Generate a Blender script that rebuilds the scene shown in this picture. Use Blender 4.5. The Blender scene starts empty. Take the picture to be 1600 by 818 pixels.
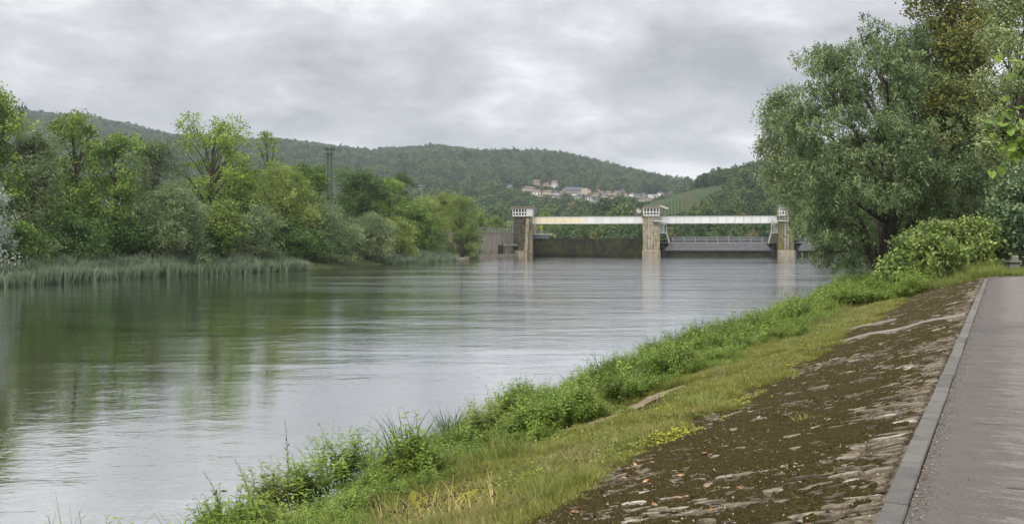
import bpy, math, random
import numpy as np
from math import radians, sin, cos, pi

# ------------------------------------------------------------------ camera, world, sun, exposure
SC = bpy.context.scene
COL = SC.collection
F, HOR, CZ = 1386.0, 377.0, 4.8          # focal length in px of the 1600 px photograph, horizon row, eye height over the river
cam_d = bpy.data.cameras.new('camera'); cam = bpy.data.objects.new('camera', cam_d); COL.objects.link(cam)
cam.location = (0, 0, CZ); cam.rotation_euler = (radians(90), 0, 0)
cam_d.sensor_width = 36; cam_d.lens = 36 * F / 1600; cam_d.shift_y = -32 / 1600
cam_d.clip_start = 0.1; cam_d.clip_end = 20000
SC.camera = cam
SC.view_settings.view_transform = 'Standard'; SC.view_settings.look = 'None'
SC.view_settings.exposure = 1.22; SC.view_settings.gamma = 1
SC.render.engine = 'CYCLES'
SC.cycles.use_denoising = True
SC.cycles.max_bounces = 5; SC.cycles.diffuse_bounces = 3; SC.cycles.glossy_bounces = 2
SC.cycles.transmission_bounces = 3; SC.cycles.volume_bounces = 0; SC.cycles.transparent_max_bounces = 4
HAZE = .00010
SUN_EL, SUN_AZ = 48, 205                 # behind and left of the camera, soft through the clouds (azimuth from north=+Y clockwise)
sun_d = bpy.data.lights.new('sun', 'SUN'); sun = bpy.data.objects.new('sun', sun_d); COL.objects.link(sun)
sun_d.energy = 1.5; sun_d.angle = radians(16); sun_d.color = (1, .93, .82)
sun.rotation_euler = (radians(90 - SUN_EL), 0, radians(180 - SUN_AZ))

W = bpy.data.worlds.new('World'); SC.world = W; W.use_nodes = True
def world():
    nt = W.node_tree; N = nt.nodes; L = nt.links; N.clear()
    out = N.new('ShaderNodeOutputWorld'); bg = N.new('ShaderNodeBackground'); bg2 = N.new('ShaderNodeBackground')
    sky = N.new('ShaderNodeTexSky'); sky.sky_type = 'NISHITA'; sky.sun_disc = False
    sky.sun_elevation = radians(SUN_EL); sky.sun_rotation = radians(SUN_AZ)
    L.new(sky.outputs[0], bg.inputs[0]); bg.inputs[1].default_value = 0.08
    tc = N.new('ShaderNodeTexCoord'); sep = N.new('ShaderNodeSeparateXYZ'); L.new(tc.outputs['Generated'], sep.inputs[0])
    def m(op, a, b=None, c=None):
        n = N.new('ShaderNodeMath'); n.operation = op
        for i, v in enumerate((a, b, c)):
            if v is None: continue
            if isinstance(v, (int, float)): n.inputs[i].default_value = v
            else: L.new(v, n.inputs[i])
        return n.outputs[0]
    z = m('ABSOLUTE', sep.outputs[2]); zz = m('ADD', z, .30)
    u = m('DIVIDE', sep.outputs[0], zz); v = m('DIVIDE', sep.outputs[1], zz)
    cmb = N.new('ShaderNodeCombineXYZ'); L.new(u, cmb.inputs[0]); L.new(v, cmb.inputs[1]); cmb.inputs[2].default_value = SEED_SKY
    def noise(scale, detail, rough, dist=0.0, vec=None):
        n = N.new('ShaderNodeTexNoise'); n.inputs['Scale'].default_value = scale; n.inputs['Detail'].default_value = detail
        n.inputs['Roughness'].default_value = rough; n.inputs['Distortion'].default_value = dist
        L.new(vec or cmb.outputs[0], n.inputs['Vector']); return n.outputs[0]
    n1 = noise(1.35, 12, .60, .25); n2 = noise(4.4, 10, .60, .2)
    # large banks of the cloud deck, placed by azimuth (x/y) and elevation (z/y)
    yy = m('MAXIMUM', sep.outputs[1], .05)
    ta = m('DIVIDE', sep.outputs[0], yy); te = m('DIVIDE', sep.outputs[2], yy)
    wa = m('MULTIPLY_ADD', m('SUBTRACT', n2, .5), .10, ta); we = m('MULTIPLY_ADD', m('SUBTRACT', n1, .5), .10, te)
    acc = None
    for (px, py, rx, ry, amp) in SKY_BANKS:
        cx = (px - 800) / F; cy = (HOR - py) / F
        a = m('DIVIDE', m('SUBTRACT', wa, cx), rx / F); b = m('DIVIDE', m('SUBTRACT', we, cy), ry / F)
        g = m('MULTIPLY', m('EXPONENT', m('MULTIPLY', m('ADD', m('MULTIPLY', a, a), m('MULTIPLY', b, b)), -1.0)), amp)
        acc = g if acc is None else m('ADD', acc, g)
    front = m('GREATER_THAN', sep.outputs[1], .05)
    acc = m('MULTIPLY', acc, front)
    val = m('ADD', m('ADD', m('MULTIPLY', m('SUBTRACT', n1, .5), 1.65), m('MULTIPLY', m('SUBTRACT', n2, .5), 1.25)), acc)
    val = m('ADD', val, .43)
    cr = N.new('ShaderNodeValToRGB'); L.new(val, cr.inputs[0]); e = cr.color_ramp.elements
    e[0].position = .0; e[0].color = (.125, .126, .132, 1); e[1].position = .84; e[1].color = (.385, .383, .384, 1)
    k = e.new(.42); k.color = (.205, .2055, .211, 1); k = e.new(.6); k.color = (.268, .2675, .271, 1)
    lift = m('MULTIPLY_ADD', m('POWER', z, 1.5), 5.0, 1.0)     # an overcast sky is brighter overhead
    L.new(cr.outputs[0], bg2.inputs[0]); L.new(lift, bg2.inputs[1])
    mix = N.new('ShaderNodeMixShader'); mix.inputs[0].default_value = .96
    L.new(bg.outputs[0], mix.inputs[1]); L.new(bg2.outputs[0], mix.inputs[2]); L.new(mix.outputs[0], out.inputs[0])
SEED_SKY = 3.7
SKY_BANKS = [(735, 55, 120, 60, -.20), (1150, 130, 190, 55, -.20), (250, 20, 260, 30, -.10), (420, 185, 160, 22, -.16), (60, 60, 90, 60, -.1),
             (330, 130, 260, 22, .04), (600, 130, 120, 50, .16), (900, 190, 240, 30, .16), (1080, 262, 110, 18, .30), (520, 228, 200, 20, .18), (40, 150, 120, 30, .2),
             (820, 15, 60, 20, .10), (1350, 30, 150, 60, -.05)]
world()

# ------------------------------------------------------------------ helpers
rng = np.random.default_rng(7)
random.seed(7)
def P(px, py, d): return np.array(((px - 800) / F * d, d, CZ + (HOR - py) / F * d))
def mk(name, me, parent=None, **props):
    o = bpy.data.objects.new(name, me); COL.objects.link(o)
    if parent is not None: o.parent = parent
    for k, v in props.items():
        if v: o[k] = v
    return o
def thing(name, label, cat, loc=(0, 0, 0), group=None, rz=0):
    o = mk(name, None, None, label=label, category=cat, group=group); o.location = loc; o.rotation_euler = (0, 0, rz)
    o.empty_display_size = .2
    return o
def fast_mesh(name, V, Fc, mat=None, smooth=False, attrs=None):
    """V (n,3); Fc (m,k) array or list of such arrays with different k"""
    me = bpy.data.meshes.new(name)
    if not isinstance(Fc, (list, tuple)): Fc = [Fc]
    Fc = [np.asarray(f, dtype=np.int32) for f in Fc if len(f)]
    V = np.asarray(V, dtype=np.float32)
    me.vertices.add(len(V)); me.vertices.foreach_set('co', V.ravel())
    li = np.concatenate([f.ravel() for f in Fc]); tot = np.concatenate([np.full(len(f), f.shape[1], np.int32) for f in Fc])
    st = np.concatenate(([0], np.cumsum(tot)[:-1])).astype(np.int32)
    me.loops.add(len(li)); me.loops.foreach_set('vertex_index', li)
    me.polygons.add(len(tot)); me.polygons.foreach_set('loop_start', st); me.polygons.foreach_set('loop_total', tot)
    me.polygons.foreach_set('use_smooth', np.full(len(tot), bool(smooth)))
    for k, (dom, arr) in (attrs or {}).items():
        a = me.attributes.new(k, 'FLOAT', dom); a.data.foreach_set('value', np.asarray(arr, np.float32).ravel())
    me.update(calc_edges=True)
    if mat: me.materials.append(mat)
    return me
class MB:
    def __init__(s): s.V = []; s.Q = []; s.T = []; s.n = 0
    def add(s, V, Q=(), T=()):
        V = np.asarray(V, float).reshape(-1, 3); s.V.append(V)
        if len(Q): s.Q.append(np.asarray(Q, int) + s.n)
        if len(T): s.T.append(np.asarray(T, int) + s.n)
        s.n += len(V); return s
    def box(s, x0, x1, y0, y1, z0, z1):
        V = [(x, y, z) for z in (z0, z1) for y in (y0, y1) for x in (x0, x1)]
        return s.add(V, [(0, 2, 3, 1), (4, 5, 7, 6), (0, 1, 5, 4), (2, 6, 7, 3), (0, 4, 6, 2), (1, 3, 7, 5)])
    def hexa(s, P8):       # 4 bottom (ccw) then 4 top
        return s.add(P8, [(3, 2, 1, 0), (4, 5, 6, 7), (0, 1, 5, 4), (1, 2, 6, 5), (2, 3, 7, 6), (3, 0, 4, 7)])
    def tube(s, pts, rad, k=6, caps=True):
        pts = np.asarray(pts, float); n = len(pts); rad = np.broadcast_to(np.asarray(rad, float), (n,))
        tan = np.gradient(pts, axis=0); tan /= np.linalg.norm(tan, axis=1)[:, None] + 1e-9
        ref = np.array((0., 0, 1)) if abs(tan[0, 2]) < .9 else np.array((1., 0, 0))
        a = np.cross(tan, ref); a /= np.linalg.norm(a, axis=1)[:, None] + 1e-9; b = np.cross(tan, a)
        ang = np.arange(k) * 2 * pi / k
        V = (pts[:, None] + rad[:, None, None] * (np.cos(ang)[None, :, None] * a[:, None] + np.sin(ang)[None, :, None] * b[:, None])).reshape(-1, 3)
        Q = [(i * k + j, i * k + (j + 1) % k, (i + 1) * k + (j + 1) % k, (i + 1) * k + j) for i in range(n - 1) for j in range(k)]
        T = []
        if caps:
            V = np.vstack((V, pts[0], pts[-1])); T = [(n * k, (j + 1) % k, j) for j in range(k)] + [(n * k + 1, (n - 1) * k + j, (n - 1) * k + (j + 1) % k) for j in range(k)]
        return s.add(V, Q, T)
    def mesh(s, name, mat=None, smooth=False, attrs=None):
        f = []
        if s.Q: f.append(np.vstack(s.Q))
        if s.T: f.append(np.vstack(s.T))
        return fast_mesh(name, np.vstack(s.V), f, mat, smooth, attrs)
    def obj(s, name, mat, parent=None, smooth=False, loc=None, **props):
        V = np.vstack(s.V)
        if parent is not None and loc is None and parent.location.length > 0 and props.pop('world', True):
            V = V - np.array(parent.location)
            s.V = [V]
        else: props.pop('world', None)
        return mk(name, s.mesh(name, mat, smooth), parent, **props)

# ------------------------------------------------------------------ material helper
class NT:
    def __init__(s, name):
        s.m = bpy.data.materials.new(name); s.m.use_nodes = True; s.nt = s.m.node_tree; s.N = s.nt.nodes; s.L = s.nt.links; s.N.clear()
        s.out = s.N.new('ShaderNodeOutputMaterial')
    def set(s, sock, v):
        if isinstance(v, bpy.types.NodeSocket): s.L.new(v, sock)
        elif v is not None:
            if hasattr(sock.default_value, '__len__') and not hasattr(v, '__len__'): v = (v,) * len(sock.default_value)
            if hasattr(v, '__len__') and len(v) == 3 and len(sock.default_value) == 4: v = (*v, 1)
            sock.default_value = v
    def mt(s, op, a, b=None, c=None, clamp=False):
        n = s.N.new('ShaderNodeMath'); n.operation = op; n.use_clamp = clamp
        for i, v in enumerate((a, b, c)):
            if v is not None: s.set(n.inputs[i], v)
        return n.outputs[0]
    def pos(s, kind='Object'):
        if kind == 'World': return s.N.new('ShaderNodeNewGeometry').outputs['Position']
        return s.N.new('ShaderNodeTexCoord').outputs[kind]
    def map(s, vec, scale=(1, 1, 1), rot=(0, 0, 0), loc=(0, 0, 0)):
        n = s.N.new('ShaderNodeMapping'); s.L.new(vec, n.inputs[0]); n.inputs['Scale'].default_value = scale
        n.inputs['Rotation'].default_value = rot; n.inputs['Location'].default_value = loc; return n.outputs[0]
    def noise(s, vec, scale, detail=4, rough=.55, dist=0, col=False):
        n = s.N.new('ShaderNodeTexNoise'); s.L.new(vec, n.inputs['Vector']); n.inputs['Scale'].default_value = scale
        n.inputs['Detail'].default_value = detail; n.inputs['Roughness'].default_value = rough; n.inputs['Distortion'].default_value = dist
        return n.outputs[1 if col else 0]
    def ramp(s, v, pts, interp='LINEAR'):
        n = s.N.new('ShaderNodeValToRGB'); s.L.new(v, n.inputs[0]); e = n.color_ramp.elements; n.color_ramp.interpolation = interp
        while len(e) > 1: e.remove(e[-1])
        for i, (p, c) in enumerate(pts):
            if not hasattr(c, '__len__'): c = (c, c, c)
            k = e[0] if i == 0 else e.new(p); k.position = p; k.color = (*c[:3], 1)
        return n.outputs[0]
    def mix(s, fac, a, b, mode='MIX'):
        n = s.N.new('ShaderNodeMix'); n.data_type = 'RGBA'; n.blend_type = mode
        s.set(n.inputs[0], fac); s.set(n.inputs[6], a); s.set(n.inputs[7], b); return n.outputs[2]
    def attr(s, name, typ='GEOMETRY'):
        n = s.N.new('ShaderNodeAttribute'); n.attribute_name = name; n.attribute_type = typ; return n.outputs['Fac']
    def bump(s, h, strength=.5, dist=.02):
        n = s.N.new('ShaderNodeBump'); s.L.new(h, n.inputs['Height']); n.inputs['Strength'].default_value = strength; n.inputs['Distance'].default_value = dist; return n.outputs[0]
    def bsdf(s, color, rough=.8, spec=.3, normal=None, metal=0, link=True):
        b = s.N.new('ShaderNodeBsdfPrincipled'); s.set(b.inputs['Base Color'], color); s.set(b.inputs['Roughness'], rough)
        s.set(b.inputs['Specular IOR Level'], spec); b.inputs['Metallic'].default_value = metal
        if normal is not None: s.L.new(normal, b.inputs['Normal'])
        if link: s.L.new(b.outputs[0], s.out.inputs[0])
        return b
def leaf_mat(name, c0, c1, c2=None, trans=.36, rough=.55, obj_var=.25, spec=.25, gain=1.0):
    """leaves: per-leaf attribute 'tone' runs c0 -> c1 -> c2; instances vary a little as wholes"""
    n = NT(name)
    c0, c1, c2 = (tuple(min(.6, v * gain) for v in c) if c else None for c in (c0, c1, c2))
    pts = [(0, c0), (.6, c1)] if c2 is None else [(0, c0), (.55, c1), (1, c2)]
    c = n.ramp(n.attr('tone'), pts)
    r = n.N.new('ShaderNodeObjectInfo').outputs['Random']
    hs = n.N.new('ShaderNodeHueSaturation'); n.L.new(c, hs.inputs['Color'])
    n.L.new(n.mt('MULTIPLY_ADD', r, obj_var, 1 - obj_var / 2), hs.inputs['Value'])
    n.L.new(n.mt('MULTIPLY_ADD', n.mt('FRACT', n.mt('MULTIPLY', r, 7.31)), .018 * min(1, obj_var * 4), .5 - .009 * min(1, obj_var * 4)), hs.inputs['Hue'])
    b = n.bsdf(hs.outputs[0], rough, spec, link=False)
    t = n.N.new('ShaderNodeBsdfTranslucent'); n.L.new(n.mix(.6, hs.outputs[0], (.75, .9, .15), 'MULTIPLY') if False else hs.outputs[0], t.inputs[0])
    mx = n.N.new('ShaderNodeMixShader'); mx.inputs[0].default_value = trans
    n.L.new(b.outputs[0], mx.inputs[1]); n.L.new(t.outputs[0], mx.inputs[2]); n.L.new(mx.outputs[0], n.out.inputs[0])
    return n.m
def bark_mat(name, c0, c1):
    n = NT(name); p = n.map(n.pos(), (1, 1, .25)); f = n.noise(p, 9, 6, .65)
    n.bsdf(n.ramp(f, [(.3, c0), (.7, c1)]), .9, .15, n.bump(f, .8, .05)); return n.m
def simple_mat(name, c0, c1=None, scale=3, rough=.8, spec=.3, metal=0, bump=.3, bd=.01, stretch=(1, 1, 1)):
    n = NT(name); c1 = c1 or tuple(x * .75 for x in c0); f = n.noise(n.map(n.pos(), stretch), scale, 6, .6)
    n.bsdf(n.ramp(f, [(.3, c0), (.7, c1)]), rough, spec, n.bump(f, bump, bd), metal); return n.m

# ------------------------------------------------------------------ the place: path frame, bank lines, terrain
UX, UY = .4830, .8756                    # direction the path runs; N is to its right
SL = .29                                 # slope of the paved bank
ZP = CZ - 1.65                           # path level
def un(u, n, z=None):
    u = np.asarray(u, float); n = np.asarray(n, float)
    x = u * UX + n * UY; y = u * UY - n * UX
    if z is None: z = slope_z(n)
    return np.stack(np.broadcast_arrays(x, y, z), -1)
def slope_z(n): return ZP - .03 - SL * np.maximum(-.65 - n, 0)
NB = [(-200, -66), (0, -64), (60, -59), (95, -55), (121, -49), (148, -35), (190, -25), (215, -15), (256, -12), (289, 0), (300, -2), (3000, -2)]
def xl(y): return np.interp(y, [a for a, b in NB], [b for a, b in NB])
def sstep(a, b, x): t = np.clip((x - a) / (b - a), 0, 1); return t * t * (3 - 2 * t)
# skylines as (px, row) of the ground under the ridge trees
SKY_A = [(-1400, 215), (-600, 190), (-100, 186), (40, 192), (120, 201), (200, 214), (270, 227), (350, 231), (440, 232), (520, 241), (580, 249), (640, 244), (690, 242), (760, 251), (820, 255), (890, 257), (940, 270),
         (1000, 287), (1075, 302), (1130, 312), (1300, 330), (1800, 345), (2600, 350)]
SKY_B = [(880, 376), (960, 352), (1000, 334), (1060, 314), (1120, 296), (1180, 281), (1250, 262), (1330, 244), (1500, 225), (1900, 205), (2600, 200), (4000, 205)]
def vnoise(x, y, s, seed=0):
    """smooth value noise, cheap"""
    x = np.asarray(x) / s + seed * 17.3; y = np.asarray(y) / s + seed * 9.1
    xi = np.floor(x).astype(np.int64); yi = np.floor(y).astype(np.int64); fx = x - xi; fy = y - yi
    fx = fx * fx * (3 - 2 * fx); fy = fy * fy * (3 - 2 * fy)
    def h(a, b):
        v = (a * 374761393 + b * 668265263 + seed * 974711) & 0x7fffffff; v = ((v ^ (v >> 13)) * 1274126177) & 0x7fffffff
        return ((v ^ (v >> 16)) & 0xffff) / 65535.0
    return (h(xi, yi) * (1 - fx) + h(xi + 1, yi) * fx) * (1 - fy) + (h(xi, yi + 1) * (1 - fx) + h(xi + 1, yi + 1) * fx) * fy
RA, RB = 2600.0, 1000.0
def hills(x, y):
    yy = np.maximum(y, 1.0); px = 800 + F * np.clip(x / yy, -2, 3)
    za = (HOR - np.interp(px, *zip(*SKY_A))) / F * RA + CZ; zb = (HOR - np.interp(px, *zip(*SKY_B))) / F * RB + CZ
    s = np.clip((yy - 700) / (RA - 700), 0, 1); a = za * (.25 * s + .75 * s * s * (3 - 2 * s) * .6 + .3 * s * s)
    a = np.where(yy > RA, za * (1 - .55 * sstep(RA, RA + 1500, yy)), za * np.clip(.55 * s + .45 * sstep(0, 1, s), 0, 1))
    a = a + (vnoise(x, y, 260, 3) - .5) * 46 * np.sin(pi * np.clip(s, 0, 1)) + (vnoise(x, y, 110, 5) - .5) * 16 * np.sin(pi * np.clip(s, 0, 1))
    s = np.clip((yy - 430) / (RB - 430), 0, 1)
    b = zb * np.clip(.5 * s + .5 * sstep(0, 1, s), 0, 1) * (1 - .35 * sstep(RB, RB + 900, yy))
    b = b + (vnoise(x, y, 90, 8) - .5) * 9 * np.sin(pi * s)
    b = np.where(px < 890, 0, b)
    return np.maximum(np.maximum(a, b), 0)
def ground_z(x, y):
    x = np.asarray(x, float); y = np.asarray(y, float)
    n = x * UY - y * UX
    up = sstep(250, 262, y)                                     # land is higher by the weir and above it
    left = np.clip((xl(y) - x) * .35, -3, 1.6) + np.clip((xl(y) - x - 6) * .12, 0, 2.0)
    left = np.where(x < xl(y) + 9, left, -3)
    dx_ = np.where(y > 246, 2.6, 0)
    right = np.clip(ZP - .2 - SL * np.maximum(-.65 - n, 0), -3, 10)
    z = np.maximum(left, right)
    zu = np.where((x < xl(y) - .5) , 7.7, np.where(x > 140, 7.5, 3.2))
    z = np.where(x < xl(y) - dx_, z * (1 - up) + 7.6 * up, np.where(y > 246, np.minimum(z, right), z))
    z = np.where(y > 296, zu, z)
    far = sstep(420, 560, y)
    z = z * (1 - far) + np.maximum(z, 7.0) * far
    return z + hills(x, y)
def hit(px, py, ymin=300, ymax=3200, step=4):
    """first terrain point seen along a photo ray, as x, y, z"""
    ys = np.arange(ymin, ymax, step); xs = (px - 800) / F * ys; zr = CZ + (HOR - py) / F * ys
    g = ground_z(xs, ys); k = np.argmax(g >= zr)
    if g[k] < zr[k]: return None
    return np.array((xs[k], ys[k], g[k]))
def slope_hit(px, py):
    t = (px - 800) / F; q = (py - HOR) / F; a = UY * t - UX
    d = (1.65 + .03 - SL * .65) / (q + SL * a)
    return np.array((t * d, d, CZ - q * d))
# ------------------------------------------------------------------ ground sheet, water, path, paved bank
def axis(breaks):
    out = []
    for a, b, s in breaks: out.append(np.arange(a, b, s))
    return np.concatenate(out + [[breaks[-1][1]]])
def geo(a, b, s0, r):
    v = [a]; s = s0
    while v[-1] < b: v.append(v[-1] + s); s *= r
    v[-1] = b; return v
xs = np.array(sorted(set([round(v, 3) for v in list(np.arange(-110, 170, 3.0)) + geo(170, 4600, 3, 1.035) + [-q for q in geo(110, 4600, 3, 1.035)]])))
ys = np.array(sorted(set([round(v, 3) for v in list(np.arange(-20, 306, 3.0)) + geo(306, 5200, 3, 1.013) + [-q for q in geo(20, 900, 6, 1.15)]])))
X, Y = np.meshgrid(xs, ys); Z = ground_z(X, Y)
nx, ny = len(xs), len(ys)
I = np.arange(nx * ny).reshape(ny, nx)
Q = np.stack((I[:-1, :-1], I[:-1, 1:], I[1:, 1:], I[1:, :-1]), -1).reshape(-1, 4)
g = NT('ground_soil_and_grass'); p = g.pos('World'); f = g.noise(p, .35, 8, .65); f2 = g.noise(p, .02, 4, .6)
g.bsdf(g.mix(f2, g.ramp(f, [(.3, (.022, .030, .012)), (.7, (.05, .065, .022))]), g.ramp(f, [(.3, (.03, .026, .016)), (.7, (.055, .07, .022))])), .95, .1)
M_ground = g.m
mk('ground', fast_mesh('ground', np.stack((X, Y, Z), -1).reshape(-1, 3), Q, M_ground, True), kind='structure', label='valley floor and wooded hills of soil and grass')

# water
def water_mat(name):
    w = NT(name); p = w.pos('World')
    # stretched wavelets seen across the river, calmer patches far from the weir
    a = w.noise(w.map(p, (.75, 1.4, 1), (0, 0, radians(-6))), .9, 3, .55, .4)
    b = w.noise(w.map(p, (.9, 1.9, 1), (0, 0, radians(9))), 3.2, 3, .55, .3)
    c = w.noise(w.map(p, (.6, 1.2, 1), (0, 0, radians(-14))), .22, 2, .5, .3)
    patch = w.ramp(w.noise(w.map(p, (.4, 1.6, 1), (0, 0, radians(-20))), .05, 3, .6, .6), [(.38, .25), (.62, 1)])
    sep = w.N.new('ShaderNodeSeparateXYZ'); w.L.new(p, sep.inputs[0])
    near = w.ramp(w.mt('DIVIDE', sep.outputs[1], 300), [(0, .26), (.12, .30), (.27, .55), (.36, 1.15), (.60, 1.4), (.66, 1.1), (1, 1.0)])
    h = w.mt('ADD', w.mt('ADD', w.mt('MULTIPLY', a, .42), w.mt('MULTIPLY', b, .16)), w.mt('MULTIPLY', c, .9))
    h = w.mt('MULTIPLY', w.mt('MULTIPLY', h, w.mt('MULTIPLY_ADD', patch, .75, .25)), w.mt('MULTIPLY', near, WAVE[1]))
    nb = w.bump(h, 1.0, WAVE[2])
    dif = w.N.new('ShaderNodeBsdfDiffuse'); w.set(dif.inputs[0], (.052, .056, .020)); 
    gl = w.N.new('ShaderNodeBsdfGlossy'); gl.distribution = 'GGX'; w.set(gl.inputs[0], (.97, .98, 1.0)); w.L.new(w.ramp(w.mt('DIVIDE', sep.outputs[1], 300), [(0, .012), (.2, .02), (.36, .05), (.58, .08), (.67, .03), (1, .02)]), gl.inputs[1]); w.L.new(nb, gl.inputs['Normal'])
    fr = w.N.new('ShaderNodeFresnel'); fr.inputs[0].default_value = 1.75; w.L.new(nb, fr.inputs['Normal'])
    mx = w.N.new('ShaderNodeMixShader'); w.L.new(w.mt('MULTIPLY_ADD', fr.outputs[0], .8, .48, True), mx.inputs[0]); w.L.new(dif.outputs[0], mx.inputs[1]); w.L.new(gl.outputs[0], mx.inputs[2])
    w.L.new(mx.outputs[0], w.out.inputs[0]); return w.m
WAVE = (.55, 1.5, .10)
M_water = water_mat('river_water')
mb = MB(); mb.add([(-160, -60, 0), (260, -60, 0), (260, 292, 0), (-160, 292, 0)], [(0, 1, 2, 3)])
mb.obj('river_water', M_water, kind='structure', label='calm green grey river below the weir')
mb = MB(); mb.add([(-2, 296, 5.2), (220, 296, 5.2), (260, 440, 5.2), (-2, 440, 5.2)], [(0, 1, 2, 3)])
mb.obj('river_water', M_water, kind='structure', label='impounded river held above the weir gates')

# path
PATH_END = 44.0
def path_edge(off, k=18, R=7.0):
    """left edge offset off; straight to PATH_END then bending right"""
    pts = [(u, off) for u in np.arange(-9, PATH_END, 1.0)]
    for a in np.linspace(0, pi / 2, k):
        r = R - off + (-.5)
        pts.append((PATH_END + r * sin(a), off + r * (1 - cos(a))))
    return np.array(pts)
def ribbon(e0, e1, z0, z1, m=1):
    """strip between two polylines of (u,n)"""
    rows = []
    for j in range(m + 1):
        t = j / m; e = e0 * (1 - t) + e1 * t; rows.append(un(e[:, 0], e[:, 1], z0 * (1 - t) + z1 * t))
    V = np.stack(rows, 1); k = V.shape[0]; I = np.arange(k * (m + 1)).reshape(k, m + 1)
    return V.reshape(-1, 3), np.stack((I[:-1, 1:], I[:-1, :-1], I[1:, :-1], I[1:, 1:]), -1).reshape(-1, 4)[:, ::-1]
a = NT('path_asphalt'); p = a.pos('World'); pr = a.map(p, (1, 1, 1), (0, 0, -math.atan2(UY, UX) + pi / 2))
pr = a.map(p, (1, 1, 1), (0, 0, math.atan2(UX, UY)))   # x across the path, y along it
fine = a.noise(p, 55, 4, .75); mid = a.noise(p, 5, 6, .6); streak = a.noise(a.map(pr, (.8, 3.0, 1)), 2.4, 9, .75, 1.2)
sx = a.N.new('ShaderNodeSeparateXYZ'); a.L.new(pr, sx.inputs[0])
base = a.ramp(mid, [(.25, (.120, .105, .094)), (.75, (.168, .150, .136))])
base = a.mix(.65, base, a.ramp(fine, [(.22, (.15, .15, .15)), (.5, (.8, .8, .8)), (.62, (1.1, 1.08, 1.05)), (.78, (2.6, 2.5, 2.4))]), 'MULTIPLY')
# damp dark staining creeping in from the kerb, and a damp patch further on
edge = a.N.new('ShaderNodeMapRange'); a.L.new(sx.outputs[0], edge.inputs[0]); edge.inputs[1].default_value = -.50; edge.inputs[2].default_value = .55; edge.inputs[3].default_value = .34; edge.inputs[4].default_value = -.04
st = a.mt('ADD', streak, edge.outputs[0]); wet = a.ramp(st, [(.61, 0), (.645, 1)])
pt = a.noise(a.map(pr, (.6, .9, 1), loc=(3.1, .4, 0)), .28, 5, .62, .4); patch = a.ramp(a.mt('MULTIPLY_ADD', a.mt('SUBTRACT', streak, .5), .5, pt), [(.60, 0), (.64, 1)])
wet = a.mt('MAXIMUM', wet, a.mt('MULTIPLY', patch, .8))
# thin cross joints
wv = a.mt('PINGPONG', a.mt('ADD', sx.outputs[1], a.mt('MULTIPLY', a.noise(p, 2.2, 4, .7), .16)), 1.15)
cr = a.mt('MULTIPLY', a.mt('LESS_THAN', wv, .018), a.mt('GREATER_THAN', a.noise(p, .9, 2), .44))
colr = a.mix(a.mt('MULTIPLY', wet, .55), base, (.04, .036, .034)); colr = a.mix(a.mt('MULTIPLY', cr, .8), colr, (.03, .027, .025))
a.bsdf(colr, a.mt('MULTIPLY_ADD', wet, -.12, .88), .25, a.bump(a.mt('ADD', fine, a.mt('MULTIPLY', cr, -1.5)), .55, .006))
e0, e1 = path_edge(-.5), path_edge(3.4)
V, Q = ribbon(e0, e1, ZP, ZP, 6)
mk('path', fast_mesh('path', V, Q, a.m), kind='structure', label='grey brown asphalt towpath along the river')
# verge right of the path
vg = NT('verge_grass'); f = vg.noise(vg.pos('World'), 3, 7, .65); vg.bsdf(vg.ramp(f, [(.3, (.03, .045, .014)), (.7, (.08, .10, .03))]), .95, .1, vg.bump(f, .6, .05))
mb = MB(); V, Q = ribbon(path_edge(3.4), path_edge(3.4) + np.array((0, 60.0)), ZP - .01, ZP - .01, 4); mb.add(V, Q)
mb.obj('verge', vg.m, kind='structure', label='rough grass verge on the landward side of the path')

# kerb: separate granite blocks
kb = NT('kerb_granite'); p = kb.pos('World'); f = kb.noise(p, 130, 2, .7); f2 = kb.noise(p, 4, 5, .6)
r = kb.N.new('ShaderNodeObjectInfo').outputs['Random']
c = kb.mix(.75, kb.ramp(f2, [(.3, (.078, .074, .069)), (.7, (.132, .126, .118))]), kb.ramp(f, [(.25, (.3, .3, .3)), (.5, (.9, .9, .9)), (.75, (1.7, 1.7, 1.7))]), 'MULTIPLY')
c = kb.mix(1.0, c, kb.ramp(r, [(0, (.78, .78, .78)), (1, (1.2, 1.18, 1.15))]), 'MULTIPLY'); c = kb.mix(kb.ramp(f2, [(.58, 0), (.66, .55)]), c, (.045, .045, .03))
kb.bsdf(c, .85, .3, kb.bump(f, .4, .004))
kerb = mk('kerb', None, kind='structure', label='flush granite kerb between the path and the paved bank')
kp0, kp1 = path_edge(-.645), path_edge(-.505)
arc = np.concatenate(([0], np.cumsum(np.linalg.norm(np.diff(kp0, axis=0), axis=1))))
def at_arc(e, s): return np.array((np.interp(s, arc, e[:, 0]), np.interp(s, arc, e[:, 1])))
s = 0.0; i = 0
while s < arc[-1] - 1.0 and i < 90:
    L_ = 1.0; a0, b0 = at_arc(kp0, s + .010), at_arc(kp1, s + .010); a1, b1 = at_arc(kp0, s + L_ - .010), at_arc(kp1, s + L_ - .010)
    zt = ZP + .026 + random.uniform(-.006, .006); j = random.uniform(-.007, .007); c_ = .009
    ring = []
    for (zz, ins) in ((ZP - .2, 0), (zt - c_, 0), (zt, c_)):
        for (q, (du, dn)) in zip((a0, b0, b1, a1), ((1, 1), (1, -1), (-1, -1), (-1, 1))):
            ring.append(un(q[0] + ins * du, q[1] + ins * dn + j, zz))
    mb = MB(); mb.add(ring, [(4 * l + k, 4 * l + (k + 1) % 4, 4 * l + 4 + (k + 1) % 4, 4 * l + 4 + k) for l in range(2) for k in range(4)] + [(8, 9, 10, 11)])
    mb.obj('kerbstone', kb.m, kerb); s += L_; i += 1

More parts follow.
